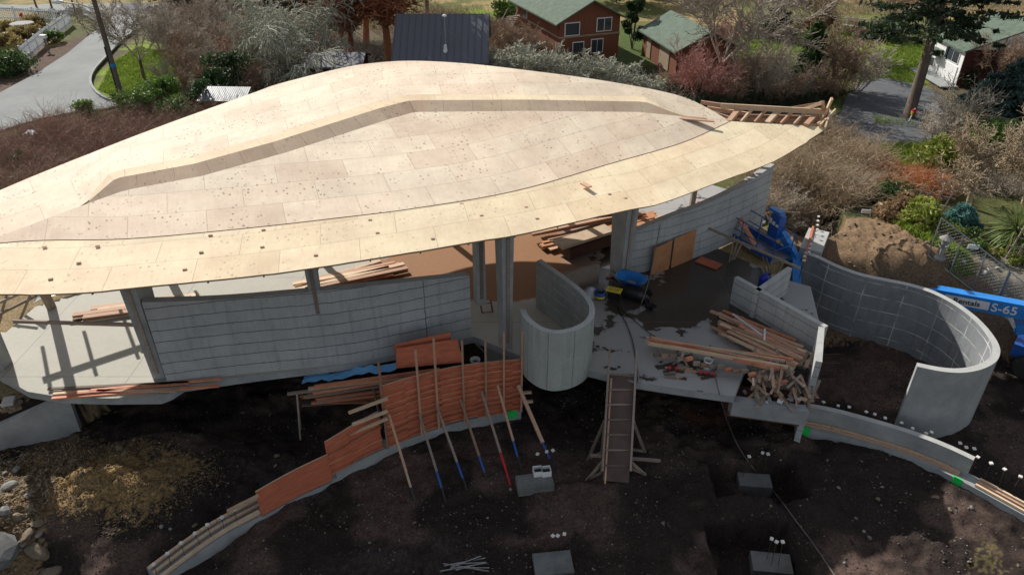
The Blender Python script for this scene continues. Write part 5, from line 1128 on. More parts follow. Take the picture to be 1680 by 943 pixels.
def thicket(name, poly_px, n, H, m, label, cat, seed, rad=.012, lean=.35, leaf=None):
    poly = [at(a, c_, 0) for a, c_ in poly_px]; g_ = np.random.default_rng(seed); x0, x1 = min(p.x for p in poly), max(p.x for p in poly); y0, y1 = min(p.y for p in poly), max(p.y for p in poly)
    xx = g_.uniform(x0, x1, n*4); yy = g_.uniform(y0, y1, n*4); ok = inpoly(xx, yy, poly); xx = xx[ok][:n]; yy = yy[ok][:n]; n = len(xx)
    hmod = .35+1.1*fbm(xx*.7, yy*.7, 4)**1.2; A = np.stack([xx, yy, terrain(xx, yy)-.05], 1); As = []; Bs_ = []; ra = []; rb_2 = []
    d = np.stack([g_.normal(0, lean, n), g_.normal(0, lean, n), np.ones(n)], 1); L = H*hmod*g_.uniform(.5, 1.15, n)/4; r0 = rad*g_.uniform(.7, 1.5, n)
    for k in range(4):
        d = d+np.stack([g_.normal(0, .28, n), g_.normal(0, .28, n), g_.normal(-.12*k, .2, n)], 1); dn = d/np.linalg.norm(d, axis=1, keepdims=True); B_ = A+dn*L[:, None]; As.append(A); Bs_.append(B_); ra.append(r0*(1-.18*k)); rb_2.append(r0*(1-.18*(k+1)))
        if k: # side twig
            sdv = dn*.6+g_.normal(0, .6, (n, 3)); As.append(A); Bs_.append(A+sdv*L[:, None]*.9); ra.append(r0*.6); rb_2.append(r0*.35)
        A = B_
    o = segs_mesh(name, np.concatenate(As), np.concatenate(Bs_), np.concatenate(ra), np.concatenate(rb_2), m)
    return tag(o, label, cat, kind='stuff')
# ---- bramble masses
thicket('bramble_thicket', [(-60, 330), (-60, 250), (0, 232), (60, 212), (130, 196), (210, 190), (330, 190), (400, 165), (440, 190), (300, 250), (120, 330)], 6500, 2.2, T_BROWN, 'dense reddish brown leafless bramble thicket between the road and the far edge of the roof', 'bramble thicket', 1)
thicket('bramble_thicket', [(-60, 330), (-60, 250), (60, 215), (200, 200), (330, 200), (300, 240), (120, 310)], 2500, 1.8, T_RED, 'red tinged leafless stems mixed through the left bramble thicket', 'bramble stems', 2)
thicket('bramble_thicket', [(1200, 330), (1255, 265), (1320, 225), (1400, 232), (1445, 275), (1470, 330), (1400, 340), (1330, 330), (1250, 360)], 7500, 2.1, T_TAN, 'dense tan leafless thicket right of the roof tip, between the drive and the soil heap', 'bramble thicket', 3)
thicket('bramble_thicket', [(1400, 300), (1440, 270), (1520, 285), (1560, 320), (1500, 330), (1400, 325)], 2600, 1.5, T_RUST, 'rust orange bramble strip below the yellow green shrub on the right', 'bramble strip', 4)
thicket('bramble_thicket', [(250, 30), (420, 20), (560, 60), (560, 140), (420, 150), (290, 110)], 5000, 2.6, T_BROWN, 'brown leafless undergrowth left of the madrona tree', 'undergrowth', 5)
thicket('bramble_thicket', [(560, 60), (680, 100), (1000, 120), (1180, 165), (1080, 178), (800, 140), (560, 130)], 3500, 1.6, T_GREY, 'grey leafless undergrowth in the dark strip behind the roof', 'undergrowth', 6)
thicket('bramble_thicket', [(1080, 150), (1240, 120), (1400, 150), (1330, 178), (1180, 185)], 4000, 1.3, twig('dark_stems', (.06, .065, .03), (.035, .04, .02)), 'dark low undergrowth at the foot of the hedge beyond the roof tip', 'undergrowth', 7, .02)
thicket('dry_grass', [(1120, -20), (1700, -20), (1700, 20), (1500, 30), (1300, 12), (1120, 10)], 6000, 1.2, T_TAN, 'dry straw coloured grass on the slope along the top edge', 'dry grass', 8, .02)
thicket('bramble_thicket', [(1500, 270), (1580, 260), (1700, 280), (1700, 330), (1600, 310), (1540, 330)], 2200, 1.3, T_GREY, 'grey leafless scrub around the bare fruit tree on the right', 'undergrowth', 9)
thicket('bramble_thicket', [(560, 20), (720, 15), (860, 40), (900, 110), (800, 100), (640, 70)], 2500, 2.2, T_BROWN, 'brown leafless undergrowth around the dark metal roofed house', 'undergrowth', 10)
def lawn(poly_px, n, label, seed, m, h_=.16):
    poly = [at(a, c_, 0) for a, c_ in poly_px]; g_ = np.random.default_rng(seed); x0, x1 = min(p.x for p in poly), max(p.x for p in poly); y0, y1 = min(p.y for p in poly), max(p.y for p in poly)
    xx = g_.uniform(x0, x1, n*3); yy = g_.uniform(y0, y1, n*3); ok = inpoly(xx, yy, poly); xx = xx[ok][:n]; yy = yy[ok][:n]; n = len(xx); zz = terrain(xx, yy)
    hh = h_*g_.uniform(.5, 1.6, n); a = g_.random(n)*6.28; w_ = .05; p0 = np.stack([xx-np.cos(a)*w_, yy-np.sin(a)*w_, zz], 1); p1 = np.stack([xx+np.cos(a)*w_, yy+np.sin(a)*w_, zz], 1); p2 = np.stack([xx+g_.normal(0, .06, n), yy+g_.normal(0, .06, n), zz+hh], 1)
    tag(npmesh('grass', np.stack([p0, p1, p2], 1).reshape(-1, 3), (np.arange(n)*3)[:, None]+np.arange(3), m), label, 'grass', kind='stuff')
L_GRASS = leafmat('grass_blade', (.19, .28, .04), (.26, .34, .06), (.15, .21, .03))
lawn([(160, 145), (185, 100), (230, 75), (290, 90), (280, 160), (200, 165)], 9000, 'bright green verge grass around the utility pole', 1, L_GRASS)
lawn([(1420, 85), (1530, 70), (1510, 150), (1440, 125)], 9000, 'bright green lawn beside the white house', 2, L_GRASS)
lawn([(1430, 190), (1505, 185), (1500, 206), (1440, 204)], 2500, 'small grass island at the foot of the big fir', 3, L_GRASS)
lawn([(1440, 236), (1520, 232), (1560, 270), (1480, 275)], 3500, 'weedy green bank beside the gravel drive', 4, L_GRASS, .25)
lawn([(1430, 345), (1470, 335), (1560, 430), (1600, 455), (1560, 455), (1480, 400)], 4000, 'strip of green grass between the soil heap and the wire fence', 5, L_GRASS, .2)
lawn([(1200, 60), (1400, 40), (1390, 150), (1230, 150)], 7000, 'grass seen between the shrubs beyond the roof tip', 6, L_GRASS, .2)
# ---- trees and shrubs, left
place('tree1', 236, 128, 1.0, 'slender dark bare tree on the verge right of the utility pole', 'tree')
G1 = 'bare shrubs behind the left verge'
for i, (px, py, s) in enumerate(((262, 78, 1.15), (292, 112, .9), (330, 86, 1.2), (300, 150, .8), (345, 60, 1.5), (372, 96, 1.0), (400, 60, 1.3), (415, 110, 1.1), (362, 120, .8), (425, 140, .8), (280, 60, 1.1), (320, 40, 1.3), (385, 80, 1.2), (300, 80, .9), (340, 110, .9), (420, 85, 1.1), (270, 130, .7), (330, 125, .7))):
    place(('grey', 'brown')[i % 2]+str(i % 3), px, py, s, ('grey' if i % 2 == 0 else 'brown')+' leafless shrub in the tangled mass between the verge and the pale weeping tree', 'shrub', ('grey ' if i % 2 == 0 else 'brown ')+G1)
place('weep', 492, 128, 1.75, 'large pale arching leafless tree left of the madrona, behind the roof peak', 'tree', name='weeping_tree', sz=1.6)
place('weep', 450, 110, 1.1, 'smaller pale arching leafless tree at the left of the large arching one', 'tree', name='weeping_tree')
place('madrona', 640, 108, 1.2, 'large madrona tree with orange red limbs left of the dark metal roof', 'tree')
place('madrona', 600, 70, 1.1, 'second orange limbed madrona further back and left', 'tree', name='madrona_tree')
place('madrona', 575, 105, 1.0, 'orange limbed madrona nearest the roof edge, left of the large one', 'tree', name='madrona_tree')
place('tree0', 560, 60, 1.3, 'brown bare tree behind the madronas at the top edge', 'tree', 'bare trees along the top'); place('tree0', 700, 20, 1.3, 'brown bare tree at the top edge above the dark metal roof', 'tree', 'bare trees along the top')
for i, (px, py, w_, h_) in enumerate(((350, 12, 9, 6), (400, 10, 8, 6), (300, 5, 7, 5), (450, 5, 7, 5))): leafy('evergreen_tree', px, py, w_, h_, L_DARK, 5000, .28, 'dark evergreen at the top edge above the bare shrubs, left of the madronas', 'tree', 'dark evergreens at the top', 100+i, 18)
leafy('evergreen_shrub', 380, 142, 3.2, 2.6, L_DARK, 3200, .16, 'dark green glossy shrub behind the white shed roof', 'shrub', None, 111)
leafy('evergreen_shrub', 340, 184, 1.9, 2.4, L_DARK, 2400, .15, 'narrow dark green shrub in front of the white shed roof', 'shrub', None, 112)
leafy('leafy_shrub', 225, 190, 2.6, 1.8, L_GREEN, 2600, .13, 'bright green leafy shrub behind the bramble, right of the kerb bend', 'shrub', None, 113)
leafy('leafy_shrub', 262, 172, 2.8, 1.9, L_GREEN, 2600, .13, 'bright green leafy shrub between the verge grass and the white shed', 'shrub', None, 114)
leafy('leafy_shrub', 300, 195, 2.6, 1.5, L_IVY, 2400, .13, 'darker green leafy shrub just left of the roof edge', 'shrub', None, 115)
leafy('leafy_shrub', 150, 196, 1.6, 1.4, L_GREEN, 1500, .13, 'small green shrub alone at the kerb side of the bramble', 'shrub', None, 116)
leafy('leafy_shrub', 30, 272, 1.2, .8, L_IVY, 700, .12, 'small green clump inside the bramble at far left', 'shrub', None, 117)
leafy('hedge', 8, 118, 3.6, 1.3, L_IVY, 3500, .16, 'green hedge beside the picket fence at the left edge', 'hedge', None, 118, 26)
leafy('leafy_shrub', 88, 68, 1.8, 1.0, L_GREEN, 900, .14, 'low green shrub inside the verge near the mailbox', 'shrub', None, 119)
for i, (px, py) in enumerate(((12, 50), (30, 60), (55, 42), (8, 72), (38, 78), (60, 58))): leafy('grass_clump', px, py, 1.6, .8, leafmat('straw_clump', (.34, .26, .10), (.42, .33, .14)) if i == 0 else bpy.data.materials['straw_clump'], 800, .16, 'straw coloured grass clump in the garden behind the picket fence', 'grass clump', 'grass clumps in the fenced garden', 130+i, 8, long_=3)
for i, (px, py) in enumerate(((60, 12), (85, 14))): place('tree1', px, py, .8, 'small bare tree behind the top left picket fence', 'tree', 'small bare trees behind the picket fence')
# ---- middle
G2 = 'lichen covered fruit trees behind the roof'
for i, (px, py, s) in enumerate(((735, 108, .9), (770, 112, 1.1), (805, 116, 1.2), (840, 120, 1.3), (872, 124, 1.25), (905, 128, 1.2), (940, 132, 1.25), (975, 137, 1.2), (1008, 142, 1.15), (1040, 150, 1.1), (1068, 158, .9), (860, 104, 1.1), (920, 112, 1.1), (985, 122, 1.0))):
    place('pale%d' % (i % 3), px, py, s, 'pale lichen grey leafless bush in the row between roof and brown house', 'bush', G2, name='lichen_bush')
for i, (px, py, s) in enumerate(((830, 88, 1.2), (865, 90, 1.3), (895, 95, 1.1), (810, 70, 1.1), (850, 68, 1.1), (930, 100, .7))): place('brown%d' % (i % 3), px, py, s, 'brown leafless shrub between the dark metal roof and the brown house', 'shrub', 'brown shrubs left of the brown house')
leafy('leafy_shrub', 840, 40, 4.0, 2.2, L_GREEN, 2600, .2, 'bright green shrub left of the brown house steps', 'shrub', None, 141)
leafy('columnar_evergreen', 1037, 78, 1.7, 4.6, L_DARK, 4200, .16, 'dark columnar evergreen between the brown house and the garage', 'tree', None, 142, 16)
for i, (px, py, s) in enumerate(((1010, 5, 1.0), (1075, 2, 1.1))): leafy('evergreen_tree', px, py, 6, 5, L_DARK, 3500, .25, ['dark evergreen at the top edge just right of the brown house roof', 'dark evergreen at the top edge above the garage'][i], 'tree', None, 143+i)
# ---- right middle hedge
place('red0', 1135, 158, 1.35, 'tall red tinged leafless shrub in front of the garage gable', 'shrub', name='red_shrub'); place('red1', 1170, 165, 1.2, 'red tinged leafless shrub right of the tall one by the garage', 'shrub', name='red_shrub'); place('red0', 1195, 90, 1.2, 'red tinged birch like shrub further back at the top', 'shrub', name='red_shrub'); place('red1', 1150, 90, 1.0, 'red tinged shrub just behind the garage roof', 'shrub', name='red_shrub'); place('red1', 1110, 150, .8, 'small red tinged shrub low at the garage wall', 'shrub', name='red_shrub')
for i, (px, py, s) in enumerate(((1215, 160, 1.4), (1245, 165, 1.5), (1275, 168, 1.35), (1300, 160, 1.1), (1230, 135, 1.3), (1265, 140, 1.3), (1200, 172, 1.1))): place(('brown', 'grey')[i % 2]+str(i % 3), px, py, s, ('grey' if i % 2 else 'brown')+' rounded leafless shrub in the hedge beyond the open roof tip', 'shrub', ('grey' if i % 2 else 'brown')+' shrubs in the hedge beyond the tip')
place('brown0', 1375, 150, 2.0, 'big round brown leafless shrub left of the gravel drive', 'shrub'); place('grey1', 1405, 150, 1.5, 'grey leafless shrub touching the big round one on its right', 'shrub'); place('brown1', 1350, 158, 1.4, 'brown leafless shrub touching the big round one on its left', 'shrub')
place('tree1', 1175, 150, 1.5, 'pale stemmed thin tree rising from the red shrubs', 'tree')
def conifer(px, py, H, w_, label, seed, m=L_DARK, leafm=None, trunk_r=.1, bare=.15, n=5, name='conifer', dens=1.0, z=None, droop=-.25):
    p = at(px, py, 0); p.z = gz(p.x, p.y); e = empty(name, p, label, 'tree'); g_ = random.Random(seed); T_ = Tree(seed); C_ = []; R_ = []
    MB().tube([V(0, 0, -.2), V(.05, 0, H*.3), V(0, .05, H*.65), V(0, 0, H)], [trunk_r*1.25, trunk_r*.95, trunk_r*.6, .03], 10).build('trunk', T_BARK, e, smooth=True)
    k = 0; z_ = H*bare
    while z_ < H*.99:
        f = (z_-H*bare)/(H*(1-bare)); L = w_*.5*(1-f)**.8*g_.uniform(.65, 1.15)+.15
        for j in range(n):
            a = k*2.4+g_.random(); k += 1; q = V(0, 0, z_+g_.uniform(-.1, .1)); d = V(math.cos(a), math.sin(a), droop*g_.uniform(.2, 1.3)); pp_ = [q+d*L*s_+V(0, 0, .12*L*s_*s_) for s_ in (0, .35, .7, 1)]
            for i in range(3): T_.seg(pp_[i], pp_[i+1], .035*(1-i*.28)*trunk_r*10**.5, .02*(1-i*.2))
            for i in range(9):
                s_ = g_.uniform(.2, 1.05); c_ = q+d*L*s_+V(0, 0, .12*L*s_*s_-.05); sid = V(-d.y, d.x, 0)*g_.uniform(-.3, .3)*L*(1.1-s_*.6); C_.append(tuple(c_+sid)); rad = (.16+.10*L*g_.random()); R_.append((rad, rad, rad*.38))
        z_ += H*.055/dens**.5
    T_.mesh('branches', T_BARK, e); leafcloud('foliage', C_, R_, int(len(C_)*14*dens), .16, m, e, seed, 2.6); return e
conifer(1321, 148, 5.0, 2.2, 'small young conifer in the hedge left of the big round shrub', 31, L_IVY, trunk_r=.06, bare=.3, n=4)
conifer(1490, 192, 15.0, 10.0, 'tall dark fir with bare lower trunk standing beside the gravel drive', 32, L_FIR, trunk_r=.30, bare=.405, n=7, name='fir_tree', dens=1.6, droop=-.3)
conifer(1272, 60, 4.0, 3.4, 'dark bushy conifer at the top between the red shrub and the slope', 33, L_DARK, trunk_r=.08, bare=.05)
conifer(1650, 215, 4.6, 6.2, 'broad blue grey spruce at the right edge', 34, L_BLUE, trunk_r=.15, bare=.08, n=7, name='blue_spruce', dens=1.8, droop=.1)
conifer(1575, 368, 1.0, 1.2, 'tiny teal blue conifer beside the garden path', 35, L_TEAL, trunk_r=.03, bare=.12, n=6, name='dwarf_conifer')
for i, (px, py, s) in enumerate(((1300, 60, 1.1), (1335, 85, 1.2), (1420, 60, 1.0), (1455, 50, 1.0), (1380, 55, 1.1), (1240, 40, 1.0), (1480, 45, .9))): place('tree0' if i % 2 else 'brown2', px, py, s*.9, 'brown bare '+('tree' if i % 2 else 'shrub')+' in the far top row between the red shrubs and the fir', 'tree' if i % 2 else 'shrub', 'far brown '+('trees' if i % 2 else 'shrubs'))
leafy('evergreen_shrub', 1340, 75, 2.4, 3.4, leafmat('rust_foliage', (.22, .10, .05), (.26, .16, .06)), 2400, .2, 'rust and green feathery cypress clump near the white garden bench', 'shrub', None, 151)
leafy('evergreen_shrub', 1450, 60, 5, 1.5, L_DARK, 2500, .2, 'low dark shrubs at the top end of the bright lawn', 'shrub', None, 152)
# ---- right side
G3 = 'bare shrubs right of the drive'
place('grey0', 1560, 225, 1.35, 'large grey leafless shrub right of the fir trunk', 'shrub'); place('grey2', 1530, 240, 1.0, 'grey leafless shrub at the drive edge, left of the large grey one', 'shrub'); place('tree0', 1625, 150, .6, 'small brown tree between the white house and the spruce', 'tree')
leafy('leafy_shrub', 1545, 275, 3.2, 1.9, L_YEL, 3200, .15, 'yellow green leafy shrub above the rust brambles', 'shrub', None, 161)
leafy('leafy_shrub', 1625, 262, 3.6, 2.2, L_GREEN, 3400, .15, 'large green leafy shrub at the foot of the leaning board fence', 'shrub', None, 162); leafy('leafy_shrub', 1665, 285, 3.0, 2.0, L_DARK, 3000, .15, 'dark green shrub at the right edge under the board fence', 'shrub', None, 163)
leafy('leafy_shrub', 1590, 228, 2.4, 1.5, L_IVY, 2000, .15, 'mid green shrub between the grey shrub and the board fence', 'shrub', None, 164); leafy('evergreen_shrub', 1600, 138, 2.6, 1.6, L_DARK, 2200, .15, 'round dark shrub in front of the dark red house wall', 'shrub', None, 165)
leafy('evergreen_shrub', 1475, 338, 2.6, 1.0, L_IVY, 2200, .13, 'low green shrub left of the broken trellis', 'shrub', None, 166); leafy('leafy_shrub', 1508, 392, 1.8, 1.4, L_YEL, 2400, .1, 'yellow feathery shrub at the corner of the wire fence', 'shrub', None, 167, long_=2.5)
leafy('dry_fern', 1480, 365, 1.9, 1.2, leafmat('dry_fern_leaf', (.30, .19, .10), (.36, .25, .14)), 2200, .13, 'dry brown fern mound below the broken trellis', 'fern', None, 168, long_=2.8)
place('orchard', 1590, 335, 1.15, 'twisted bare fruit tree in the garden on the right', 'tree'); place('orchard', 1680, 330, .9, 'twisted bare fruit tree cut by the right edge', 'tree', name='bare_fruit_tree')
for i, (px, py, s) in enumerate(((1275, 330, .8), (1300, 345, .6), (1258, 355, .6), (1340, 345, .6), (1400, 320, .6))): place('grey%d' % (i % 3), px, py, s, 'grey leafless shrub at the lower edge of the tan thicket behind the blue platform', 'shrub', 'grey shrubs behind the blue platform')
# spiky cordyline
def spiky(px, py, H, label):
    p = at(px, py, 0); p.z = gz(p.x, p.y); e = empty('spiky_palm', p, label, 'plant'); g_ = np.random.default_rng(5); MB().tube([V(0, 0, -.1), V(0, 0, H*.45)], [.14, .10], 8).build('trunk', T_BARK, e)
    for c_, nn in ((V(0, 0, H*.5), 200), (V(.35, -.2, H*.3), 110)):
        mb = MB()
        for i in range(nn):
            a = g_.random()*6.28; el = g_.uniform(-.5, 1.3); L = H*.62*g_.uniform(.7, 1.1); d = V(math.cos(a)*math.cos(el), math.sin(a)*math.cos(el), math.sin(el)); w_ = d.cross(V(0, 0, 1)).normalized()*.03; q = c_+d*L*.55; r_ = c_+d*L-V(0, 0, .16*L+.2*L*max(0, .6-el)*.5)
            mb.quad(c_-w_*.5, c_+w_*.5, q+w_, q-w_); mb.quad(q-w_, q+w_, r_+w_*.1, r_-w_*.1)
        mb.build('leaf_rosette', L_SPK, e)
L_SPK = leafmat('sword_leaf', (.14, .19, .05), (.22, .26, .09), (.07, .11, .03))
spiky(1655, 408, 2.3, 'large green spiky cordyline with sword leaves at the right edge')
for i in range(16):
    px, py = rr_.uniform(1560, 1680), rr_.uniform(395, 440)+rr_.uniform(0, 20); stone(ground_at(px, py), rr_.uniform(.12, .26), 'pale flat stepping stone on the garden path inside the wire fence', 'stones of the garden path', bpy.data.meshes.get('path_stone') or (lambda m_: (setattr(m_, 'name', 'path_stone'), m_)[1])(rock(77, 1, mat('pale_stone', (.42, .40, .36), (.28, .27, .24), 3, .9, .3))))
for i in range(9): leafy('groundcover_plant', 1530+i*17+rr_.uniform(-8, 8), 355+rr_.uniform(0, 50)+i*4, 1.0, .4, (L_IVY, L_GREEN, L_YEL)[i % 3], 450, .09, ['low dark', 'low green', 'low yellowish'][i % 3]+' garden plant behind the wire fence on the right', 'plant', ['dark', 'green', 'yellowish'][i % 3]+' garden plants behind the wire fence', 170+i, 6)
# ------------------------------------------------------------------ houses
def boards_mat(name, c1, c2, w_=.18):
    m, t, b = base_mat(name, .85); ob = coord(t, 'Object'); n_ = noise(t, 2, 6, .7, coord(t, 'Object', (4, 4, .6))); col = mixc(t, n_, c1, c2); wv = N(t, 'ShaderNodeTexWave', Scale=1/w_/1.0); wv.bands_direction = 'DIAGONAL'; 
    sxy = t.nodes.new('ShaderNodeMapping'); sxy.inputs['Scale'].default_value = (1, 1, 0); t.links.new(ob, sxy.inputs[0]); t.links.new(sxy.outputs[0], wv.inputs[0]); col = mixc(t, mul2(t, ramp(t, wv.outputs['Fac'], .02, .12, (1, 1, 1, 1), (0, 0, 0, 1)), .6), col, tuple(x*.3 for x in c2)); t.links.new(col, b.inputs['Base Color']); return m
def mul2(t, a, k): mm = t.nodes.new('ShaderNodeMath'); mm.operation = 'MULTIPLY'; t.links.new(a, mm.inputs[0]); mm.inputs[1].default_value = k; return mm.outputs[0]
M_BRN = boards_mat('stained_wood_siding', (.24, .085, .045), (.14, .055, .03)); M_DRED = boards_mat('dark_red_siding', (.10, .025, .022), (.06, .018, .016)); M_WSID = boards_mat('white_siding', (.80, .80, .78), (.70, .70, .68), .3)
M_GRF = mat('mossy_shingles', (.13, .17, .12), (.07, .10, .08), 2.5, .9, .4); M_PANE = mat('dark_window_glass', (.03, .04, .05), (.05, .06, .07), 1, .12, 0, spec=.8); M_TRIM = mat('tan_trim', (.34, .26, .17), (.26, .19, .12), 3)
m_met, t, b = base_mat('dark_standing_seam', .65, metal=0.0); br_ = N(t, 'ShaderNodeTexNoise', Scale=.6); col = mixc(t, br_.outputs[0], (.10, .10, .118), (.135, .135, .155)); t.links.new(col, b.inputs['Base Color']); M_MET = m_met
def house(name, c, rz, W, L, eave, ridge, wallm, roofm, label, ov=.4, wins=(), seams=False, trim=None, cat='house', band=None):
    e = empty(name, (c[0], c[1], 0), label, cat, None, rz); x, y = W/2, L/2; mb = MB()
    z0 = -.6
    mb.poly([(-x, -y, z0), (x, -y, z0), (x, -y, eave), (0, -y, ridge), (-x, -y, eave)]); mb.poly([(x, y, z0), (-x, y, z0), (-x, y, eave), (0, y, ridge), (x, y, eave)]); mb.poly([(x, -y, z0), (x, y, z0), (x, y, eave), (x, -y, eave)]); mb.poly([(-x, y, z0), (-x, -y, z0), (-x, -y, eave), (-x, y, eave)]); mb.build('wall', wallm, e)
    sl_ = (ridge-eave)/x
    for s in (-1, 1):
        lo_ = V(s*(x+ov), 0, eave-ov*sl_); hi_ = V(0, 0, ridge); th = V(0, 0, .12); up_ = V(0, 0, .02)
        P4 = [V(lo_.x, -y-ov, lo_.z), V(lo_.x, y+ov, lo_.z), V(0, y+ov, ridge), V(0, -y-ov, ridge)]
        if s < 0: P4 = P4[::-1]
        o_ = MB().hexa([p+up_ for p in P4], [p+th+up_ for p in P4]).build('roof', roofm, e)
        if seams:
            k = int(L/.42)
            for i in range(k+1): yy = -y-ov+.05+i*(L+2*ov-.1)/k; MB().beam(V(lo_.x, yy, lo_.z+.155), V(0, yy, ridge+.155), .03, .04).build('seam', roofm, o_)
    if band: MB().box((0, -y-.02, band), (W+.06, .05, .14)).build('trim_band', trim, e); MB().box((-x-.02, 0, band), (.05, L+.06, .14)).build('trim_band', trim, e)
    for (face, u_, z_, w_, h_, kind) in wins:   # face 'g' gable (-y) or 'l' left side (-x)
        if face == 'g': cc = V(u_, -y, z_); dd = (w_, .06, h_); off = V(0, -.04, 0); sh = lambda k: V(k, 0, 0)
        else: cc = V(-x, u_, z_); dd = (.06, w_, h_); off = V(-.04, 0, 0); sh = lambda k: V(0, k, 0)
        if kind == 'door': o_ = MB().box(cc+off*.6, dd).build('door', M_WHITE if wallm is M_WSID else M_TRIM, e); o_2 = MB().box(cc+off*1.6+sh(w_*.38), (.05, .05, .05)).build('handle', M_STEEL, o_); continue
        o_ = MB().box(cc+off*.5, tuple(v_+(.0 if i_ == (1 if face == 'g' else 0) else .14) for i_, v_ in enumerate(dd))).build('window', M_WHITE, e)
        for s in ((-1, 1) if kind == 'double' else (0,)):
            ww = w_*(.47 if kind == 'double' else 1); d2 = (ww, .05, h_) if face == 'g' else (.05, ww, h_); MB().box(cc+off*1.1+sh(s*w_*.26), d2).build('pane', M_PANE, o_)
    return e
brc = V(3.8, 60.4, 0); rz = R(20.8); Mx = Matrix.Rotation(rz, 3, 'Z'); cc = brc+Mx @ V(2.7, 4.8, 0)
bh = house('wooden_house', cc, rz, 5.4, 9.6, 3.15, 4.5, M_BRN, M_GRF, 'two storey brown wooden house with mossy green gable roof and tan band', .55, [('g', 1.25, 2.6, 1.25, .95, 'double'), ('g', .7, .95, 1.0, 1.0, 'double'), ('g', -1.6, 2.45, 1.2, .9, 'single'), ('g', -1.0, .95, .9, .8, 'single'), ('l', 2.6, 2.4, .8, .7, 'double')], trim=M_TRIM, band=1.85)
o = MB().box((2.2, -3.6, 1.7), (1.2, 2.2, .1)).build('deck', M_LUMB2, bh); 
for k in range(9): MB().box((-3.3-.0, 4.2+k*.22, 1.8-.2*k), (1.1, .24, .05)).build('stair_step', M_LUMB2, bh)
for s in (-1, 1): MB().beam((-3.3+.55*s, 4.0, 2.5), (-3.3+.55*s, 6.3, .6), .06, .08).build('stair_rail', M_LUMB2, bh)
house('garage', V(12.5, 56.2, 0)+Matrix.Rotation(R(12.6), 3, 'Z') @ V(2.4, 3.5, 0), R(12.6), 4.8, 7, 1.9, 3.15, M_BRN, M_GRF, 'low brown garage with mossy roof standing right of the brown house', .35, [('l', -1.2, .85, 1.9, 1.7, 'door'), ('l', 2.0, .85, .8, 1.7, 'door')], cat='garage')
mh = house('metal_roofed_house', V(-4.95, 54.6, 0), R(-90), 7.4, 6.1, 2.5, 4.75, M_DRED, M_MET, 'house with a dark purple grey standing seam metal roof behind the roof peak', .3, seams=True)
MB().tube([V(3.9, .4, 3.0)*0+V(2.6, .35, 3.1), V(2.6, .35, 5.2)], .04, 8).build('mast_pole', M_STEEL, mh); MB().lathe([(.001, 0), (.14, .02), (.16, .12), (.001, .2)], (2.6, .35, 5.2)).build('sensor_head', M_WHITE, mh)
MB().lathe([(.2, 0), (.22, .1), (.12, .4), (.10, .7), (.001, .75)], (3.0, .35, 2.75)).build('vent_stack', M_WHITE, mh)
for s in (-1, 1): MB().tube([V(2.6, .35, 4.5), V(2.2, .35+.9*s, 3.55)], .015, 5).build('guy_wire', M_STEEL, mh)
house('lean_shed', at(548, 108, 2.2).xy.to_3d()+V(0, 1.5, 0), R(-90), 3.2, 3.6, 2.1, 2.6, M_DRED, M_MET, 'small dark metal roofed shed just visible left of the roof peak', .2, cat='shed').name = 'shed'
ms, t, b = base_mat('pale_corrugated_roof', .5, metal=.2); b.inputs['Base Color'].default_value = (.13, .14, .145, 1)
sE_ = empty('shed', at(365, 172, 1.0).xy.to_3d(), 'little brown shed with a pale corrugated roof among the green shrubs', 'shed', rz=-.05); sE_.scale = (.75, .75, .85)
MB().box((0, .8, .7), (3.4, 1.5, 1.5)).build('wall', M_BRN, sE_); rf_ = MB().hexa([(-2.1, -.2, 1.45), (2.1, -.2, 1.45), (2.0, 1.9, 2.0), (-1.9, 1.9, 2.0)], [(-2.1, -.2, 1.5), (2.1, -.2, 1.5), (2.0, 1.9, 2.05), (-1.9, 1.9, 2.05)]).build('roof', ms, sE_)
for k in range(22): MB().beam((-2.05+k*.195, -.2, 1.508), (-1.88+k*.183, 1.9, 2.058), .07, .016).build('corrugation', ms, rf_)
wh = house('white_house', V(37.0, 55.8, 0), 0, 8.6, 4.3, 2.5, 4.1, M_WSID, M_GRF, 'white fronted house with dark red side wall, half hidden by the fir', .25, [('l', -.75, 1.85, 1.6, .75, 'double'), ('l', .1, 1.85, .4, .75, 'single'), ('l', -1.0, .62, 1.6, 1.3, 'door'), ('l', 1.0, .62, .55, 1.25, 'door'), ('l', 1.75, .75, .5, .6, 'single')])
MB().box((.03, -2.17, 1.0), (8.6, .03, 3.2)).build('side_wall', M_DRED, wh); MB().hexa([(-4.95, .5, 1.45), (-4.3, .5, 1.6), (-4.3, 1.9, 1.6), (-4.95, 1.9, 1.45)], [(-4.95, .5, 1.5), (-4.3, .5, 1.85), (-4.3, 1.9, 1.85), (-4.95, 1.9, 1.5)]).build('porch_canopy', M_GRF, wh)
tag(MB().hexa([V(31.4, 53.2, .02), V(32.65, 53.2, .02), V(32.65, 58.2, .02), V(31.4, 58.2, .02)], [V(31.4, 53.2, .08), V(32.65, 53.2, .08), V(32.65, 58.2, .08), V(31.4, 58.2, .08)]).build('front_path', M_KERB), kind='structure')
house('far_cabin', at(1655, 78, 0).xy.to_3d(), .3, 4, 4, 1.6, 2.4, M_TRIM, M_GRF, 'small tan cabin partly hidden at the top right corner', .3, cat='cabin').name = 'cabin'
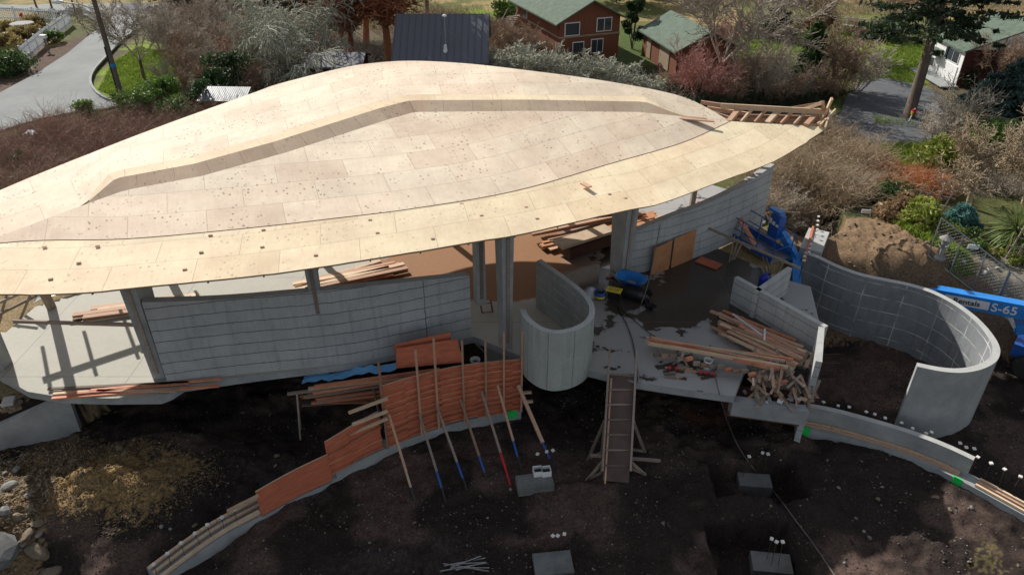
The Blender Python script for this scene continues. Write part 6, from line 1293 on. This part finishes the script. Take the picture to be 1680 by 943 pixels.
# ------------------------------------------------------------------ street furniture
pb = at(197, 150, 0); pE = empty('utility_pole', pb, 'leaning grey wooden utility pole with street lamp arm and blue band on the verge', 'utility pole')
MB().tube([V(0, 0, -.3), V(0, 0, 4.5), V(0, 0, 9.5)], [.19, .165, .13], 12).build('pole', T_BARK, pE, smooth=True); MB().tube([V(0, 0, 1.75), V(0, 0, 2.0)], .2, 12).build('blue_band', M_BLUEP, pE)
MB().tube([V(-.12, -.16, 0), V(-.12, -.16, 3.2)], .05, 8).build('conduit', M_BLACK, pE); MB().tube([V(0, 0, 5.6), V(-1.1, -.1, 6.0), V(-2.1, -.2, 6.15)], .04, 8).build('lamp_arm', M_STEEL, pE)
MB().tube([V(-2.0, -.2, 6.15), V(-2.3, -.22, 6.17), V(-2.75, -.25, 6.1)], [.06, .17, .05], 10).build('lamp_head', M_WHITE, pE, smooth=True)
M_PICK = mat('white_pickets', (.74, .76, .76), (.6, .62, .63), 3)
def picket(P, H, label, gap=.22, top=True):
    P = [Vector(p) for p in P]; e = empty('picket_fence', P[0], label, 'picket fence'); mb = MB(); L = sum((P[i+1]-P[i]).length for i in range(len(P)-1)); pts = resample(P, int(L/gap))
    for i in range(len(pts)-1): d = (pts[i+1]-pts[i]).normalized(); q = pts[i]-P[0]; mb.beam(q, q+V(0, 0, H), .025, .10, up=tuple(V(-d.y, d.x, 0)))
    mb.build('pickets', M_PICK, e)
    for z in (.2, .8): m2 = MB(); [m2.beam(P[i]-P[0]+V(0, .03, H*z), P[i+1]-P[0]+V(0, .03, H*z), .05, .08) for i in range(len(P)-1)]; m2.build('rail', M_PICK, e)
    for i in range(0, len(pts), 9): MB().box(pts[i]-P[0]+V(0, 0, H*.55), (.12, .12, H*1.15)).build('post', M_PICK, e)
picket([at(-60, 30), at(30, 34), at(100, 36)], 1.2, 'white picket fence running along the far side of the fenced garden')
picket([at(118, 40), at(75, 72), at(38, 104)], 1.2, 'white picket fence running diagonally between the garden and the road')
for (a, c) in (((37, 98), (48, 92)),): pass
mbx = empty('mailbox', at(78, 82, 0), 'white mailbox on a post between the picket fence and the road', 'mailbox'); MB().box((0, 0, .5), (.1, .1, 1.0)).build('post', M_LUMB2, mbx); MB().box((0, 0, 1.1), (.5, .3, .28)).build('box', M_WHITE, mbx, bevel=.08); MB().box((.25, -.1, 1.25), (.03, .03, .15)).build('flag', M_REDP, mbx)
sg = empty('road_sign', at(139, 48, 0), 'narrow dark road sign seen edge on beside the road bend', 'sign'); MB().tube([V(0, 0, 0), V(0, 0, 1.9)], .04, 6).build('post', M_STEEL, sg); MB().box((0, 0, 1.6), (.5, .04, .7), .9).build('sign_plate', M_TRIM, sg)
s2 = empty('wooden_post', at(127, 32, 0), 'plain wooden post left of the narrow road sign', 'post'); MB().box((0, 0, .9), (.12, .12, 1.9)).build('post_body', M_BARKP if False else T_BARK, s2)
tb = empty('garden_table', at(40, 52, 0), 'round pale garden table in the fenced garden', 'table'); MB().lathe([(.001, .7), (1.0, .7), (1.02, .74), (.95, .78), (.001, .78)], n=28).build('table_top', M_KERB, tb); MB().lathe([(.35, 0), (.12, .1), (.12, .7)], n=14).build('pedestal', M_KERB, tb)
fh = empty('red_hydrant', at(38, 34, 0), 'small red hydrant in front of the far picket fence', 'hydrant'); MB().lathe([(.001, .75), (.1, .7), (.14, .55), (.12, .5), (.12, .08), (.17, .05), (.17, 0)], n=14).build('barrel', M_REDP, fh, smooth=True); MB().tube([V(-.2, 0, .45), V(.2, 0, .45)], .06, 8).build('outlet', M_REDP, fh)
mk = empty('coloured_marker', at(1494, 200, 0), 'small red and yellow marker on a white stick at the fir foot', 'marker'); MB().tube([V(-.12, 0, 0), V(.05, 0, .9)], .04, 6).build('stick', M_WHITE, mk); MB().lathe([(.001, 0), (.13, .06), (.17, .2), (.11, .36), (.001, .4)], (0, 0, .45), 12).build('flag_red', M_REDP, mk); MB().box((-.10, -.10, .62), (.18, .12, .15), .4).build('flag_yellow', M_YEL, mk)
for k, (px, py, lb_) in enumerate(((1527, 233, 'small blue and white bag at the near edge of the gravel drive'), (1656, 230, 'small pale yellow figure shaped ornament near the board fence at the right edge'))):
    p = at(px, py, 0); o = MB().lathe([(.001, 0), (.18, .02), (.24, .2), (.16, .4), (.12, .46), (.16, .56), (.001, .68)], n=12).build(['bag', 'garden_ornament'][k], [mat('bag_white', (.6, .66, .8), (.2, .3, .6), 6), mat('cream_ornament', (.65, .62, .3), (.5, .5, .3), 4)][k], smooth=True); o.location = p; tag(o, lb_, ['bag', 'ornament'][k])
st = empty('garden_statue', ground_at(1541, 425), 'grey stone garden lantern statue inside the wire fence corner', 'statue'); MB().lathe([(.22, 0), (.24, .08), (.10, .15), (.09, .55), (.20, .62), (.20, .68)], n=12).build('pedestal', M_STONE, st); MB().lathe([(.001, 1.25), (.05, 1.15), (.28, .98), (.14, .95), (.13, .7), (.001, .68)], n=12).build('lantern', M_STONE, st)
rub = empty('white_litter', at(60, 245, 0), 'white torn litter caught on the bramble at far left', 'litter'); mb = MB(); mb.grid([[V(i*.10-.3+.04*math.sin(j*5+i), j*.11-.3, 1.15+.07*math.sin(i*2.1+j*1.3)-.02*(i-3)**2) for j in range(5)] for i in range(7)]); mb.build('crumpled_sheet', M_WHITE, rub)
bn = empty('white_bench', at(1398, 52, 0), 'white slatted garden bench tilted on the slope near the far shrubs', 'bench', rz=-.5)
for k in range(3): MB().box((0, k*.22, .45+.0*k), (1.9, .13, .05)).build('seat_slat', M_WHITE, bn)
for k in range(2): MB().box((0, .66, .75+k*.28), (1.9, .05, .13)).build('back_slat', M_WHITE, bn)
for s in (-1, 1): MB().box((.75*s, .3, .22), (.08, .6, .44)).build('leg', M_WHITE, bn)
# ------------------------------------------------------------------ wire fences, trellis, board fence
M_WIRE = mat('galvanised_wire', (.42, .42, .40), (.3, .3, .29), 3, .5, 0, metal=.5)
def chain(P0, P1, H, label, tilt=V(0, 0, 0), post_n=2, step=.16, sagz=0):
    P0 = Vector(P0); P1 = Vector(P1); e = empty('wire_fence', P0, label, 'wire fence'); d = P1-P0; L = d.length; up = V(tilt.x, tilt.y, H); u = d/L; A = []; B_ = []
    n = int((L+H)/step)
    for i in range(n):
        s0 = i*step
        for sg_ in (0, 1):
            a0, b0_ = max(0, s0-H), 0; lo, hi = s0-H, s0; t0 = max(0, -lo)/H; t1 = min(1, (L-lo)/H) if L < hi else 1
            if t0 >= t1: continue
            x_0, x_1 = lo+t0*H, lo+t1*H
            if sg_: x_0, x_1 = L-x_0, L-x_1
            A.append(tuple(u*x_0+up*t0)); B_.append(tuple(u*x_1+up*t1))
    segs_mesh('mesh_wire', A, B_, [.0035]*len(A), [.0035]*len(A), M_WIRE, e)
    for t_ in np.linspace(0, 1, post_n): MB().tube([d*t_, d*t_+up], .03, 8).build('post', M_STEEL, e)
    for h_ in (0.02, 1): MB().tube([up*h_, d+up*h_], .025, 8).build('rail', M_WIRE, e)
    return e
chain(ground_at(1522, 420), ground_at(1630, 505), 1.75, 'tall galvanised wire fence panel enclosing the garden corner with the statue', V(.1, .1, 0), 4)
chain(ground_at(1632, 507), ground_at(1730, 590), 1.75, 'galvanised wire fence panel cut by the right edge beyond the boom lift', V(.1, .1, 0), 4)
chain(ground_at(1385, 350), ground_at(1428, 356), .35, 'low flattened wire fence panel leaning over beside the tan thicket', V(.9, 2.3, 0), 2, .14)
for k, (px, py) in enumerate(((1421, 347), (1597, 405))): o = MB().box((0, 0, 0), (.42, .03, .2), -.2).build('white_tag', M_WHITE); q = at(px, py, .35 if k == 0 else 1.2); o.location = q; tag(o, ['white plate wired to the flattened fence panel', 'white plate wired to the tall garden fence'][k], 'plate')
def trellis(px, py, label, rz, s=1.0):
    e = empty('trellis', at(px, py, 0), label, 'trellis', rz=rz)
    for i in range(4): MB().beam((-.6*s+i*.4*s, 0, 0), (-.6*s+i*.4*s+.35*s, .2, 1.9*s), .05, .04).build('slat', M_LUMB2, e)
    for i in range(4): MB().beam((-.7*s+.1*i, .05*i, .3*s+i*.42*s), (.8*s+.1*i, .05*i, .25*s+i*.42*s), .05, .04).build('slat', M_LUMB2, e)
trellis(1508, 368, 'broken grey trellis leaning above the dry fern mound', -.5, 1.0); trellis(1672, 428, 'grey lattice at the right edge below the cordyline', -.3, .9)
wf = empty('board_fence', at(1600, 232, 0), 'leaning weathered grey board fence piece behind the green shrub on the right', 'fence', rz=-.75)
for i in range(15): MB().box((i*.2, .0, .85), (.17, .03, 1.7), 0, Matrix.Rotation(-.12, 3, 'X')).build('fence_board', M_LUMB2, wf)
for z in (.3, 1.4): MB().box((1.4, .05, z), (3.0, .06, .1)).build('rail', M_LUMB2, wf)
# unused prototypes are removed
for k, pr in protos.items():
    if k not in PR:
        for ch in children(pr): bpy.data.objects.remove(ch)
        bpy.data.objects.remove(pr)
if rp is not None and not rp.get('label'): pass
